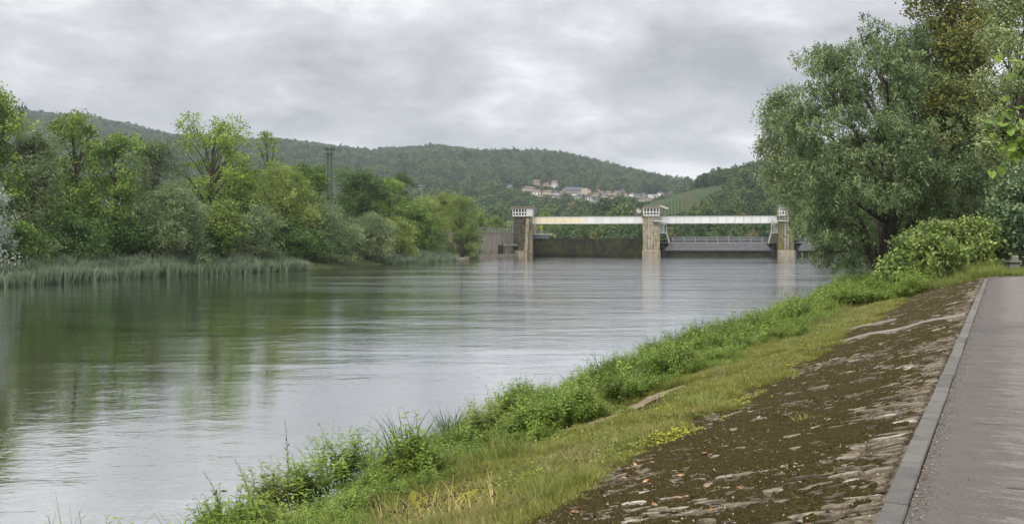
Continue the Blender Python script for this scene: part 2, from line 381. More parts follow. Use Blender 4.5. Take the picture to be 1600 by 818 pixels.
# paved bank slope: mortar and soil bed, stones, moss
def moss_field(u, n):
    w = vnoise(u, n * .7, .7, 11) * .20 + vnoise(u * 1.0, n * .5, .21, 12) * .28 + vnoise(u, n * .6, .09, 13) * .28 + vnoise(u, n * .7, .05, 15) * .24
    big = vnoise(u, n, 3.0, 14) - .5
    edge = sstep(-.60, -1.7, n)          # bare near the kerb
    return w + .14 * big + .17 * edge - .15
bs = NT('bank_soil'); p = bs.pos('World'); f = bs.noise(p, 8, 8, .7); f2 = bs.noise(p, .9, 4, .6)
pr = bs.map(p, (1, 1, 1), (0, 0, math.atan2(UX, UY))); sx = bs.N.new('ShaderNodeSeparateXYZ'); bs.L.new(pr, sx.inputs[0])
grn = bs.N.new('ShaderNodeMapRange'); bs.L.new(sx.outputs[0], grn.inputs[0]); grn.inputs[1].default_value = -4.0; grn.inputs[2].default_value = -6.0
grn.interpolation_type = 'SMOOTHSTEP'
cst = bs.ramp(f, [(.25, (.055, .043, .030)), (.5, (.13, .105, .078)), (.8, (.24, .205, .16))])
cgr = bs.ramp(f, [(.25, (.035, .045, .014)), (.55, (.09, .085, .035)), (.8, (.16, .14, .075))])
bs.bsdf(bs.mix(grn.outputs[0], cst, cgr), .95, .1, bs.bump(f, .7, .02))
nn = np.concatenate((np.arange(-16, -5, .25), np.arange(-5, -.68, .10), [-.665])); uu = np.concatenate((np.arange(-8, 3, .5), np.arange(3, 20, .12), np.arange(20, 48, .25)))
UU, NN = np.meshgrid(uu, nn); cutz = -1.7 * sstep(-8.4, -9.8, NN) * sstep(21, 12, UU); zj = (vnoise(UU, NN, .7, 21) - .5) * .10 + (vnoise(UU, NN, .2, 22) - .5) * .03
zj = zj * sstep(-.7, -1.2, NN) + (vnoise(UU, NN, 2.2, 23) - .5) * .22 * sstep(-4.2, -6, NN)
V = un(UU, NN, slope_z(NN) - .035 + zj + cutz); I = np.arange(V.shape[0] * V.shape[1]).reshape(V.shape[:2])
Q = np.stack((I[:-1, :-1], I[1:, :-1], I[1:, 1:], I[:-1, 1:]), -1).reshape(-1, 4)[:, ::-1]
bank = mk('bank_slope', fast_mesh('bank_slope', V.reshape(-1, 3), Q, bs.m, True), kind='structure', label='sloping river bank of rough stone paving overgrown with moss')
uu = np.concatenate((np.arange(47.6, 66, .5), np.arange(66, 175, 1.5))); nn = np.concatenate((np.arange(-16, 6, .5), np.arange(6, 60, 3)))
UU, NN = np.meshgrid(uu, nn)
V = un(UU, NN, slope_z(NN) - .02 + (vnoise(UU, NN, 1.7, 24) - .5) * .2 * sstep(-1, -3, NN)); I = np.arange(V.shape[0] * V.shape[1]).reshape(V.shape[:2])
Q = np.stack((I[:-1, :-1], I[1:, :-1], I[1:, 1:], I[:-1, 1:]), -1).reshape(-1, 4)[:, ::-1]
mk('river_bank', fast_mesh('river_bank', V.reshape(-1, 3), Q, vg.m, True), kind='structure', label='grassy river bank beyond the paved slope')

st = NT('bank_stone'); p = st.pos('World'); f = st.noise(p, 14, 6, .65); f2 = st.noise(p, 3.5, 5, .6); f3 = st.noise(p, 60, 3, .6)
at = st.attr('tone'); ob = st.N.new('ShaderNodeObjectInfo').outputs['Random']; rr = st.mt('FRACT', st.mt('ADD', at, st.mt('MULTIPLY', ob, st.mt('LESS_THAN', at, .0001))))
c = st.ramp(rr, [(0, (.055, .045, .032)), (.4, (.095, .078, .055)), (.75, (.140, .118, .086)), (.95, (.20, .175, .14)), (1, (.36, .33, .28))])
c = st.mix(1.0, c, st.ramp(f, [(.3, (.5, .5, .5)), (.7, (1.35, 1.33, 1.3))]), 'MULTIPLY')
c = st.mix(st.ramp(f2, [(.60, 0), (.70, .4)]), c, (.32, .31, .28))     # pale lichen crust
c = st.mix(st.ramp(st.mt('ADD', f2, st.mt('MULTIPLY', st.mt('SUBTRACT', f3, .5), .3)), [(.36, .85), (.44, 0)]), c, (.035, .030, .012))
st.bsdf(c, .9, .2, st.bump(st.mt('ADD', f, st.mt('MULTIPLY', f3, .4)), .6, .012))
M_stone = st.m
def stone_shape(r, lu, ln, h):
    """flat irregular stone, 8 rim corners, chamfered; local x = u, y = n"""
    k = 8; ang = np.arange(k) * 2 * pi / k + pi / 8 + r.uniform(-.2, .2, k)
    sq = (np.abs(np.cos(ang)) ** 4 + np.abs(np.sin(ang)) ** 4) ** -.25
    rad = sq * r.uniform(.80, 1.0, k); cx, cy = rad * np.cos(ang) * lu / 2, rad * np.sin(ang) * ln / 2
    z1 = h * r.uniform(.5, .9, k)
    V = [(x, y, -.05) for x, y in zip(cx, cy)] + [(x, y, z) for x, y, z in zip(cx, cy, z1)] + [(x * .72, y * .78, h + r.uniform(-.2, .2) * h) for x, y in zip(cx, cy)] + [(0, 0, h * 1.08)]
    Q = [(l * k + i, l * k + (i + 1) % k, (l + 1) * k + (i + 1) % k, (l + 1) * k + i) for l in range(2) for i in range(k)]
    T = [(16 + i, 16 + (i + 1) % k, 24) for i in range(k)]
    return np.array(V), np.array(Q), np.array(T)
r = np.random.default_rng(31)
STONES = []
u = 4.2
while u < 47:
    w = r.uniform(.042, .09) * (1 if u < 25 else 1.5); n = -.655 - r.uniform(0, .03)
    while n > -5.2:
        l = r.uniform(.12, .40) * (1 if u < 25 else 1.4); STONES.append((u + w / 2 + r.normal(0, .008), n - l / 2, w * .93, l * .95, r.uniform(.008, .018) if r.random() > .14 else r.uniform(.024, .038))); n -= l + .006
    u += w
def stone_visible(s):
    p = un(s[0], s[1]); return abs(p[0] / p[1]) < .6 and (CZ - p[2]) / p[1] < 445 / F
STONES = [s for s in STONES if stone_visible(s)]
dist = np.array([np.linalg.norm(un(s[0], s[1])) for s in STONES]); order = np.argsort(dist)
proto = []
for i in range(14):
    V, Qs, Ts = stone_shape(r, 1, 1, 1); mb = MB(); V = V.copy(); mb.add(V, Qs, Ts); proto.append(mb.mesh('stone', M_stone))
rotm = math.atan2(UY, UX)
tilt = math.atan(SL)
import mathutils
# local frame on the slope: x along path, y = away (down slope is -n), z = normal
ex = mathutils.Vector((UX, UY, 0)); ey = mathutils.Vector((-UY, UX, -SL)).normalized(); ez = ex.cross(ey).normalized()
BASE = mathutils.Matrix((ex, ey, ez)).transposed()
big = MB(); tones = []
for rank, k in enumerate(order):
    u_, n_, w, l, h = STONES[k]
    c_ = un(u_, n_) + np.array((0, 0, -.012)) + np.array(ez) * ((vnoise(u_, n_, .7, 21) - .5) * .07)
    R_ = BASE @ mathutils.Euler((r.normal(0, .05), r.normal(0, .05), r.normal(0, .10))).to_matrix()
    if rank < 298:
        o = mk('stone', proto[k % 14], bank); o.matrix_world = mathutils.Matrix.Translation(c_) @ R_.to_4x4() @ mathutils.Matrix.Diagonal((w, l, h, 1))
    else:
        V, Qs, Ts = stone_shape(r, w, l, h); big.add(V @ np.array(R_).T + c_, Qs, Ts); tones += [r.uniform(.01, 1)] * (len(Qs) + len(Ts))
# tones run quads first then triangles in the joined mesh
nst = len(big.V); tn = r.uniform(.01, 1, nst); tt = np.concatenate((np.repeat(tn, 16), np.repeat(tn, 8)))
me = big.mesh('stone', M_stone, attrs={'tone': ('FACE', tt)})
mk('stone_paving', me, bank, kind='stuff', label='rows of small rough stones further along the bank')
# moss cushions: a bumpy skin that rises over the stones where moss grows
ms = NT('moss'); p = ms.pos('World'); f = ms.noise(p, 38, 6, .75); f2 = ms.noise(p, 1.6, 4, .6)
c = ms.mix(f2, ms.ramp(f, [(.3, (.010, .008, .003)), (.48, (.030, .026, .008)), (.60, (.068, .060, .015)), (.8, (.15, .135, .04))]), ms.ramp(f, [(.3, (.014, .010, .005)), (.7, (.065, .047, .022))]))
ms.bsdf(c, 1, .05, ms.bump(f, 1, .02))
def moss_patch(u0, u1, du, n0, n1, dn):
    uu = np.arange(u0, u1 + du / 2, du); nn = np.arange(n0, n1, dn); UU, NN = np.meshgrid(uu, nn)
    mf = moss_field(UU, NN) + (r.random(UU.shape) - .5) * .03
    zz = np.clip((mf - .47) * .34, -.03, .022) + (r.random(UU.shape) - .5) * .016
    V = un(UU, NN) + (np.array(ez)[None, None] * (zz[..., None] + (vnoise(UU, NN, .7, 21) - .5)[..., None] * .07 + .008))
    keep = mf > .42; I = np.arange(UU.size).reshape(UU.shape)
    k = keep[:-1, :-1] | keep[1:, :-1] | keep[1:, 1:] | keep[:-1, 1:]
    Q = np.stack((I[:-1, :-1], I[1:, :-1], I[1:, 1:], I[:-1, 1:]), -1)[k][:, ::-1]
    used = np.unique(Q); re = np.zeros(UU.size, int); re[used] = np.arange(len(used))
    return V.reshape(-1, 3)[used], re[Q]
mb = MB()
for a in ((4.0, 12, .03), (12, 22, .05), (22, 47, .14)):
    V, Q = moss_patch(a[0], a[1], a[2], -6.3, -.72, a[2] * 1.0); mb.add(V, Q)
mb.obj('moss', ms.m, kind='stuff', label='dark olive brown moss grown over the bank stones', smooth=True)
# concrete runs set across the slope
cc = NT('old_concrete'); p = cc.pos('World'); f = cc.noise(p, 9, 7, .65); cc.bsdf(cc.ramp(f, [(.3, (.13, .115, .095)), (.7, (.25, .225, .195))]), .9, .2, cc.bump(f, .5, .01))
def strip(u0, u1, w, n0, n1, name, label):
    nn = np.linspace(n0, n1, 24); L0 = []; 
    for t, n in zip(np.linspace(0, 1, 24), nn):
        uc = u0 + (u1 - u0) * t; j = r.normal(0, .012)
        for s_, dz in ((-1, -.06), (-1, .0), (1, .0), (1, -.06)):
            L0.append(un(uc + s_ * w / 2 + (.01 * s_ if dz < 0 else 0) + j, n) + np.array(ez) * (.062 + dz + (vnoise(uc, n, .7, 21) - .5) * .05))
    I = np.arange(96).reshape(24, 4); Q = np.stack((I[:-1, :-1], I[:-1, 1:], I[1:, 1:], I[1:, :-1]), -1).reshape(-1, 4)[:, ::-1]
    mb = MB(); mb.add(L0, Q, ); mb.obj(name, cc.m, bank, label=label)
strip(22.7, 23.3, .42, -.70, -5.2, 'concrete_channel', 'worn concrete channel running down the bank from the kerb')
strip(27.5, 27.8, .25, -2.6, -5.2, 'concrete_channel', 'broken remainder of a second channel further on')
# the same channel where it crosses the kerb as a dark joint
# ------------------------------------------------------------------ weir: piers, gates, footbridge girders
D = 289.0
YAW = radians(8)                          # the weir line is turned: its right end is nearer the camera
def wx(px, d=None):
    if d is not None: return (px - 800) / F * d
    t_ = (px - 800) / F; return t_ * D / (cos(YAW) + t_ * sin(YAW))
def wz(py, d=D): return CZ + (HOR - py) / F * d
def stained(name, c0, c1, dark, vs=.06, amt=(.42, .62), green=None):
    n = NT(name); p = n.pos('World'); f = n.noise(p, 1.3, 8, .65); s_ = n.noise(n.map(p, (1, 1, vs)), 1.5, 6, .7)
    c = n.mix(n.ramp(s_, [(amt[0], 0), (amt[1], 1)]), n.ramp(f, [(.3, c0), (.7, c1)]), dark)
    if green: c = n.mix(n.ramp(n.noise(p, .35, 5, .65), [(.45, 0), (.58, .85)]), c, green)
    n.bsdf(c, .9, .2, n.bump(f, .5, .06)); return n.m
M_conc = stained('weir_concrete', (.17, .15, .10), (.25, .225, .16), (.07, .06, .03), .35, (.45, .66), None)
M_mossy = stained('mossy_concrete', (.085, .08, .045), (.16, .145, .085), (.03, .03, .018), .5, (.45, .6), (.10, .095, .025))
M_rough = stained('rough_stone_face', (.035, .032, .022), (.09, .08, .055), (.02, .02, .012), .8, (.45, .6))
M_base = stained('pier_base_concrete', (.15, .132, .105), (.23, .205, .165), (.06, .05, .035), .6, (.48, .7))
M_wall = stained('river_wall_concrete', (.15, .137, .11), (.24, .22, .18), (.06, .055, .04), .05, (.48, .66))
M_gate = stained('gate_steel_grey', (.062, .066, .072), (.095, .10, .107), (.05, .052, .055), .08, (.5, .75))
M_gdark = stained('gate_steel_dark', (.018, .018, .012), (.035, .034, .02), (.010, .010, .008), .06, (.4, .6), (.035, .04, .012))
M_dark = simple_mat('painted_recess_shade', (.012, .012, .012), (.02, .02, .018))  # near-black colour standing in for the shade of a recess
M_white = simple_mat('white_paint', (.42, .42, .42), (.32, .32, .31), 2, .5, .4)
M_steel = simple_mat('galvanised_steel', (.34, .35, .36), (.24, .25, .25), 3, .55, .5, .3)
M_roof = simple_mat('cab_roof', (.16, .13, .10), (.09, .07, .05), 2)
M_glassd = simple_mat('dark_glazing', (.02, .022, .025), (.012, .013, .015), 1, .12, .6)
M_yellow = simple_mat('yellow_paint', (.70, .50, .03), (.6, .42, .03), 2, .5)
gp = NT('girder_panel_paint'); p = gp.pos('World'); f = gp.noise(p, .9, 6, .7); f3 = gp.noise(gp.map(p, (1, 1, .25)), 2.6, 6, .7)
sx = gp.N.new('ShaderNodeSeparateXYZ'); gp.L.new(p, sx.inputs[0])
rr = gp.N.new('ShaderNodeMapRange'); gp.L.new(sx.outputs[0], rr.inputs[0]); rr.inputs[1].default_value = 21; rr.inputs[2].default_value = 25; rr.inputs[3].default_value = .16; rr.inputs[4].default_value = -.12
v = gp.mt('ADD', f, rr.outputs[0])
ob = gp.N.new('ShaderNodeObjectInfo').outputs['Random']
c = gp.mix(gp.ramp(ob, [(0, 0), (1, .7)]), (.46, .47, .49), (.38, .39, .40))
c = gp.mix(gp.ramp(v, [(.46, 0), (.58, .85)]), c, (.50, .44, .28)); c = gp.mix(gp.ramp(gp.mt('ADD', v, gp.mt('MULTIPLY', gp.mt('SUBTRACT', f3, .5), .7)), [(.76, 0), (.82, .85)]), c, (.34, .17, .07))
c = gp.mix(gp.ramp(f3, [(.56, 0), (.70, .6)]), c, (.26, .23, .18))
gp.bsdf(c, .5, .4); M_panel = gp.m

def ladder(t, x, z0, z1, y, w=1.0, name='ladder'):
    mb = MB(); mb.box(x - w / 2 - .06, x - w / 2 + .06, y - .12, y, z0, z1); L_ = mb.obj(name, M_white, t)
    V0 = np.array(t.location)
    mb = MB(); mb.box(x + w / 2 - .06, x + w / 2 + .06, y - .12, y, z0, z1); mk('rail', MB().add(np.vstack(mb.V) - V0, mb.Q[0]).mesh('rail', M_white), L_)
    rung = None; z = z0 + .3
    while z < z1:
        if rung is None: rung = MB().box(-w / 2, w / 2, -.08, -.02, -.03, .03).mesh('rung', M_white)
        o = mk('rung', rung, L_); o.location = (x - V0[0], y - V0[1], z - V0[2]); z += .52
def handrail(t, pts, h=1.1, name='railing', r_=.045, mat=None, rails=(1.0, .5)):
    mb = MB(); pts = [np.array(q, float) for q in pts]
    for q in pts: mb.tube([q, q + (0, 0, h)], r_, 4)
    for k in rails: mb.tube([q + np.array((0, 0, h * k)) for q in pts], r_, 4)
    mb.obj(name, mat or M_steel, t)
def cab(t, px0, px1, y0, pyt, pyb, cols, face_to=None):
    x0, x1, zt, zb = wx(px0), wx(px1), wz(pyt), wz(pyb); dep = 4.2; V0 = np.array(t.location); ft = wx(face_to) if face_to else x1
    core = MB().box(x0 + .12, ft - .12, y0 + .12, y0 + dep, zb, zt - .5); 
    c_ = core.obj('cab', M_glassd, t)
    MB().box(x0 - .3, x1 + .3, y0 - .4, y0 + dep + .4, zt - .42, zt).obj('roof', M_roof, t)
    if face_to: MB().box(ft - .1, x1, y0 + .05, y0 + dep, zb, zt - .5).obj('side_wall', M_white, t)
    hh = (zt - .5 - zb); f_ = MB(); f_.box(x0, ft, y0 - .02, y0 + .10, zb, zb + .32); f_.box(x0, ft, y0 - .02, y0 + .10, zt - .72, zt - .5)
    f_.box(x0, x0 + .28, y0 - .02, y0 + .10, zb + .32, zt - .72); f_.box(ft - .28, ft, y0 - .02, y0 + .10, zb + .32, zt - .72)
    fr = mk('window_frame', MB().add(np.vstack(f_.V) - V0, np.vstack(f_.Q)).mesh('window_frame', M_white), c_)
    for k in range(1, cols):
        x = x0 + (ft - x0) * k / cols; b = MB().box(x - .15, x + .15, y0 - .015, y0 + .09, zb + .32, zt - .72)
        mk('mullion', MB().add(np.vstack(b.V) - V0, b.Q[0]).mesh('mullion', M_white), c_)
    zm = zb + hh * .45; b = MB().box(x0 + .28, ft - .28, y0 - .01, y0 + .08, zm - .13, zm + .13)
    mk('transom', MB().add(np.vstack(b.V) - V0, b.Q[0]).mesh('transom', M_white), c_)
    for sx_ in ((x0, 0),) if face_to else ((x0, 0), (x1, 1)):     # side glazing bars
        b = MB()
        for k in range(4):
            yy = y0 + .2 + k * (dep - .4) / 3; b.box(sx_[0] - .03, sx_[0] + .03, yy - .1, yy + .1, zb, zt - .5)
        b.box(sx_[0] - .04, sx_[0] + .04, y0 + .2, y0 + dep, zb, zb + .3)
        mk('side_frame', MB().add(np.vstack(b.V) - V0, np.vstack(b.Q)).mesh('side_frame', M_white), c_)
def step_stairs(t, xa, za, xb, zb_, y, w=1.0):
    """steep stair from (xa,za) down to (xb,zb)"""
    n = 8; V0 = np.array(t.location); o = None
    for yy in (y, y + w):
        mb = MB().tube([(xa, yy, za), (xb, yy, zb_)], .09, 4)
        if o is None: o = mb.obj('stair', M_steel, t)
        else: mk('stringer', MB().add(np.vstack(mb.V) - V0, np.vstack(mb.Q), np.vstack(mb.T)).mesh('stringer', M_steel), o)
    tread = MB().box(-.22, .22, 0, w, -.03, .03).mesh('tread', M_steel)
    for k in range(1, n):
        q = k / n; e = mk('tread', tread, o); e.location = (xa + (xb - xa) * q - V0[0], y - V0[1], za + (zb_ - za) * q - V0[2])
    mb = MB()
    for q in (0, .5, 1): 
        x = xa + (xb - xa) * q; z = za + (zb_ - za) * q; mb.tube([(x, y, z), (x, y, z + 1.1)], .05, 4)
    mb.tube([(xa, y, za + 1.1), (xb, y, zb_ + 1.1)], .05, 4); mb.tube([(xa, y, za + .55), (xb, y, zb_ + .55)], .05, 4)
    mk('stair_rail', MB().add(np.vstack(mb.V) - V0, np.vstack(mb.Q), np.vstack(mb.T)).mesh('stair_rail', M_steel), o)

# left pier
t = thing('weir_pier', 'left weir pier with dark rough face, pale corner post and white glazed cab', 'weir pier', (wx(815), D, 0))
x0, x1 = wx(803), wx(822)
MB().box(x0, x1, D, D + 16, -3, wz(338)).obj('shaft', M_rough, t)
mb = MB(); mb.hexa([(wx(818), D - .4, -3), (wx(823), D - .4, -3), (wx(823), D + 2, -3), (wx(818), D + 2, -3), (wx(822.5), D - .4, wz(341)), (wx(827), D - .4, wz(341)), (wx(827), D + 2, wz(341)), (wx(822.5), D + 2, wz(341))]).obj('corner_post', M_conc, t)
mb = MB(); mb.box(wx(802.5), wx(819), D - 1.2, D, -3, wz(391)).obj('footing', M_base, t)
MB().box(wx(823.2), wx(830), D + 2.1, D + 15, -3, wz(343)).obj('side_wall', M_conc, t)
MB().box(wx(800.5), wx(832), D - .5, D + 6, wz(338.6), wz(337.6)).obj('deck', M_conc, t)
cab(t, 801, 832, D - .3, 323, 337.6, 5, 824)
handrail(t, [(wx(793), D - .5, 7.75), (wx(797), D - .5, 7.75), (wx(801), D - .5, 7.75)], 3.4, 'access_rail', .07, M_steel, (1, .66, .33))
handrail(t, [(wx(826.5), D - .2, wz(349.5)), (wx(829.5), D - .2, wz(349.5)), (wx(832.5), D - .2, wz(349.5))], 2.2, 'landing_rail')
# inspection platform and yellow gauge post right of it
t = thing('inspection_platform', 'grey railed platform beside the left pier above the dark gate', 'platform', (wx(845), D + 6, 0))
MB().box(wx(831), wx(860), D + 5, D + 8, wz(366.5), wz(365)).obj('deck', M_steel, t)
MB().box(wx(831), wx(856), D + 5.4, D + 7.6, wz(372.5), wz(366.5)).obj('support', M_gate, t)
handrail(t, [(wx(831 + k * 5), D + 5, wz(365)) for k in range(6)], .9, 'railing')
t = thing('gauge_post', 'upright yellow post behind the dark weir gate', 'post', (wx(843), D + 6.5, wz(365)))
MB().box(wx(842.2), wx(843.8), D + 6.4, D + 6.6, wz(365), wz(352)).obj('post', M_yellow, t); MB().box(wx(841.8), wx(844.2), D + 6.3, D + 6.7, wz(365), wz(364.4)).obj('foot', M_steel, t)

def mid_pier(px0, px1, side, label, rx):
    c = wx((px0 + px1) / 2); t = thing('weir_pier', label, 'weir pier', (c, D, 0))
    x0, x1 = wx(px0), wx(px1); zt = wz(339)
    nb = 7; z = 0.0; zs = np.linspace(wz(390.5), zt, nb + 1)
    MB().box(x0 + .12, x1 - .12, D + .15, D + 18, -3, zt).obj('shaft', rx, t)
    for k in range(nb):                                        # the lift joints of the cast blocks
        MB().box(x0, x1, D, D + .7, zs[k] + .035, zs[k + 1] - .035).obj('concrete_block', rx, t)
    mb = MB(); a = .8                                          # cutwater base with chamfered corners
    pl = [(x0 - .25, D + 1), (x0 - .25, D - 1.2), (x0 + .6, D - 2.3), (x1 - .6, D - 2.3), (x1 + .25, D - 1.2), (x1 + .25, D + 1)]
    V = [(x, y, -3) for x, y in pl] + [(x, y, wz(391.2)) for x, y in pl] + [((x - c) * .9 + c, (y - D) * .85 + D, wz(389.8)) for x, y in pl]
    mb.add(V, [(l * 6 + i, l * 6 + (i + 1) % 6, (l + 1) * 6 + (i + 1) % 6, (l + 1) * 6 + i) for l in range(2) for i in range(6)] + [(12, 13, 14, 15), (12, 15, 16, 17)]).obj('footing', M_base, t)
    MB().box(x0 - .3, x1 + .3, D - .5, D + 6, wz(339), wz(337.8)).obj('deck', M_conc, t)
    cab(t, px0 + .8, px1 - .6 if side > 0 else px1 - 3, D - .3, 323 if side > 0 else 322, 337.8, 5)
    mx = (px0 + px1) / 2
    ladder(t, wx(mx - 1.5 if side > 0 else mx), wz(389), wz(338), D - .25, .95)
    # service landing and rails below the cab
    a, b = (px1 - 10, px1 + 12) if side > 0 else (px0 - 10, px0 + 16)
    MB().box(wx(a), wx(b), D - 1.1, D - .05, wz(346.6), wz(345.4)).obj('landing', M_white, t)
    handrail(t, [(wx(a + k * (b - a) / 5), D - 1.05, wz(345.4)) for k in range(6)], 1.3, 'landing_rail')
    return t
def stairs(t, s, pxe):
    """landing and stairs on the gate side; s=+1 right of the pier"""
    e = pxe
    MB().box(min(wx(e), wx(e + s * 11)), max(wx(e), wx(e + s * 11)), D + .8, D + 2.2, wz(364.2), wz(363)).obj('stair_landing', M_steel, t)
    for q in (e + s * 1.5, e + s * 6, e + s * 10.5): MB().box(wx(q) - .09, wx(q) + .09, D + .8, D + 1.0, wz(363), wz(346)).obj('stair_post', M_steel, t)
    handrail(t, [(wx(e + s * k), D + .75, wz(363)) for k in (1, 4, 7, 10.5)], 1.3, 'stair_landing_rail')
    handrail(t, [(wx(e + s * k), D + .75, wz(355)) for k in (1, 4, 7, 10.5)], 1.0, 'upper_rail')
    step_stairs(t, wx(e + s * 1.5), wz(363), wx(e + s * 10.5), wz(347), D + 1.0)
    step_stairs(t, wx(e + s * 10.5), wz(363.5), wx(e + s * 15), wz(381), D + 1.0)
tp = mid_pier(1004.5, 1031, 1, 'middle weir pier of pale blocks with ladder and white glazed cab, between the two gates', M_conc)
stairs(tp, 1, 1031)
tq = mid_pier(1216.5, 1241, -1, 'right weir pier, green with moss, half behind the willow, ladder down its front', M_mossy)
stairs(tq, -1, 1216.5)
tr = mid_pier(1425, 1450, 1, 'far right weir pier beyond the willow', M_mossy)

def girder(px0, px1, n, label):
    t = thing('footbridge_girder', label, 'footbridge', (wx(px0), D + 3, wz(349)))
    zt, zb = wz(338.6), wz(349); y = D + 2.6
    MB().box(wx(px0), wx(px1), y + .12, y + 2.6, zb + .1, zt - .1).obj('core', M_steel, t)
    MB().box(wx(px0) - .1, wx(px1) + .1, y - .16, y + 2.8, zt - .09, zt + .10).obj('top_flange', M_steel, t)
    MB().box(wx(px0) - .1, wx(px1) + .1, y - .16, y + 2.8, zb - .10, zb + .09).obj('bottom_flange', M_white, t)
    w = (wx(px1) - wx(px0)) / n; pm = MB().box(.07, w - .07, -.02, .11, zb + .1, zt - .1)
    V = np.vstack(pm.V) - (0, 0, wz(349)); me = MB().add(V, pm.Q[0]).mesh('panel', M_panel)
    rb = MB().box(-.045, .045, -.12, .1, .1, zt - zb - .1).mesh('rib', M_steel)
    for k in range(n):
        o = mk('panel', me, t); o.location = (k * w, y - D - 3, 0)
        if k: o = mk('rib', rb, t); o.location = (k * w, y - D - 3, 0)
girder(829, 1005, 14, 'long white panelled footbridge girder over the left dark gate, rusty at its left end')
girder(1031, 1217, 14, 'long white panelled footbridge girder over the grey gate on the right')
girder(1241, 1425, 14, 'white footbridge girder of the bay hidden behind the willow')

# gates
t = thing('weir_gate', 'dark mossy steel weir gate closing the left bay', 'weir gate', (wx(915), D + 8, 0))
nz = 9; rows = []
for k in range(nz):                                             # curved skin leaning back towards the bottom
    q = k / (nz - 1); rows.append((D + 6.2 + 2.4 * (1 - q) ** 2, -2.5 + (wz(372.4) + 2.5) * q))
V = [(x, y, z) for (y, z) in rows for x in (wx(828), wx(1006))]; mb = MB(); mb.add(V, [(2 * i, 2 * i + 1, 2 * i + 3, 2 * i + 2) for i in range(nz - 1)])
mb.box(wx(828), wx(1006), D + 6.3, D + 9, wz(372.4) - .5, wz(372.4)); mb.obj('skin', M_gdark, t)
for k in range(9):
    x = wx(838 + k * 20.5); MB().box(x - .5, x + .5, D + 6.0, D + 6.4, wz(372.4), wz(371.4)).obj('lifting_lug', M_gdark, t)
for k in range(17):
    x = wx(832 + k * 10.3); MB().box(x - .1, x + .1, D + 6.05, D + 6.6, wz(386), wz(373)).obj('stiffener', M_gdark, t)
def gate2(pa, pb, label):
    t = thing('weir_gate', label, 'weir gate', (wx((pa + pb) / 2), D + 4, 0)); a, b = wx(pa + 7), wx(pb - 7)
    mb = MB().hexa([(a, D + 3.2, wz(391)), (b, D + 3.2, wz(391)), (b, D + 6, wz(391)), (a, D + 6, wz(391)), (a - .2 + 2.2, D + 4.6, wz(379.2)), (b - 2, D + 4.6, wz(379.2)), (b - 2, D + 6, wz(379.2)), (a + 2, D + 6, wz(379.2))]); mb.obj('skin', M_gate, t)
    MB().box(wx(pa), wx(pb), D + 6.2, D + 9, -3, wz(379.4)).obj('backing_wall', M_gdark, t)
    MB().box(wx(pa), wx(pb), D + 4.3, D + 6.2, -3, wz(391.6)).obj('sill', M_gdark, t)
    MB().box(a - 1, b + 1, D + 4.7, D + 6.1, wz(379.1), wz(378.5)).obj('walkway', M_steel, t)
    MB().box(a + 1, b - 1, D + 6.3, D + 6.5, wz(378.4), wz(371.2)).obj('splash_board', M_gate, t)
    n = 9; post = MB().tube([(0, 0, 0), (0, .5, wz(370) - wz(378.5))], .07, 4).mesh('railing_post', M_steel)
    for k in range(n):
        o = mk('railing_post', post, t); o.location = (a + 3 + (b - a - 6) * k / (n - 1) - t.location.x, D + 4.8 - t.location.y, wz(378.5))
    for zz in (wz(370.6), wz(374)): MB().tube([(a + 2.4, D + 5.1, zz), (b - 2.4, D + 5.1, zz)], .06, 4).obj('handrail', M_steel, t)
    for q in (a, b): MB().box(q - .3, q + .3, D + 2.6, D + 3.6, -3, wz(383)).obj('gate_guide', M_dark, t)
gate2(1031, 1217, 'grey steel weir gate with railing along its top, between the middle and right piers')
gate2(1241, 1425, 'grey weir gate of the bay behind the willow')

for o in list(bpy.data.objects):
    if o.parent is None and o.get('category') in ('weir pier', 'platform', 'post', 'footbridge', 'weir gate'):
        x_, y_ = o.location.x, o.location.y - D
        o.location = (x_ * cos(YAW) + y_ * sin(YAW), D - x_ * sin(YAW) + y_ * cos(YAW), o.location.z); o.rotation_euler = (0, 0, -YAW)

# left river wall (vertical ribbed concrete with a low stone footing) and its grass top
t = thing('river_wall', 'stained concrete river wall with vertical joints left of the weir', 'wall', (wx(769), 272, 0))
pts = [np.array((-12.6, 250.0)), np.array((-11.8, 256.0)), np.array((0.45, 288.8))]
def wl(s): 
    a, b = pts[1], pts[2]; return a + (b - a) * s
ztop = 7.75; dirv = (pts[2] - pts[1]); L_ = np.linalg.norm(dirv); dirv /= L_; nrm = np.array((dirv[1], -dirv[0]))
def wbox(s0, s1, o0, o1, z0, z1):
    a, b = wl(s0), wl(s1); return MB().hexa([(*(a + nrm * o1), z0), (*(b + nrm * o1), z0), (*(b + nrm * o0), z0), (*(a + nrm * o0), z0), (*(a + nrm * o1), z1), (*(b + nrm * o1), z1), (*(b + nrm * o0), z1), (*(a + nrm * o0), z1)])
wbox(-.06, 1, -6.5, 0, -3, ztop - .35).obj('body', M_wall, t)
wbox(-.06, 1, -1.3, .35, ztop - .35, ztop).obj('coping', M_wall, t)
wbox(-.06, 1, 0, 1.0, -3, .9).obj('stone_footing', M_base, t)
k = 0; s0 = -.055
while s0 < .985:
    if not (.60 < s0 < .70):
        s1 = s0 + .024; top = ztop - .36
        if s0 > .70: wbox(s0, s1, 0.002, .16, 4.1, top).obj('wall_panel', M_wall, t)
        else: wbox(s0, s1, 0.002, .16, .9, top).obj('wall_panel', M_wall, t)
    s0 += .0285
wbox(.70, 1, 0.003, 1.4, 3.4, 4.1).obj('ledge', M_conc, t)
wbox(.60, .70, 0.004, .5, -3, 3.6).obj('niche_shade_block', M_dark, t)  # solid block before the wall; the shade of a hollow is put into its colour
wbox(.735, .745, .9, 1.3, .9, 3.4).obj('prop', M_wall, t)
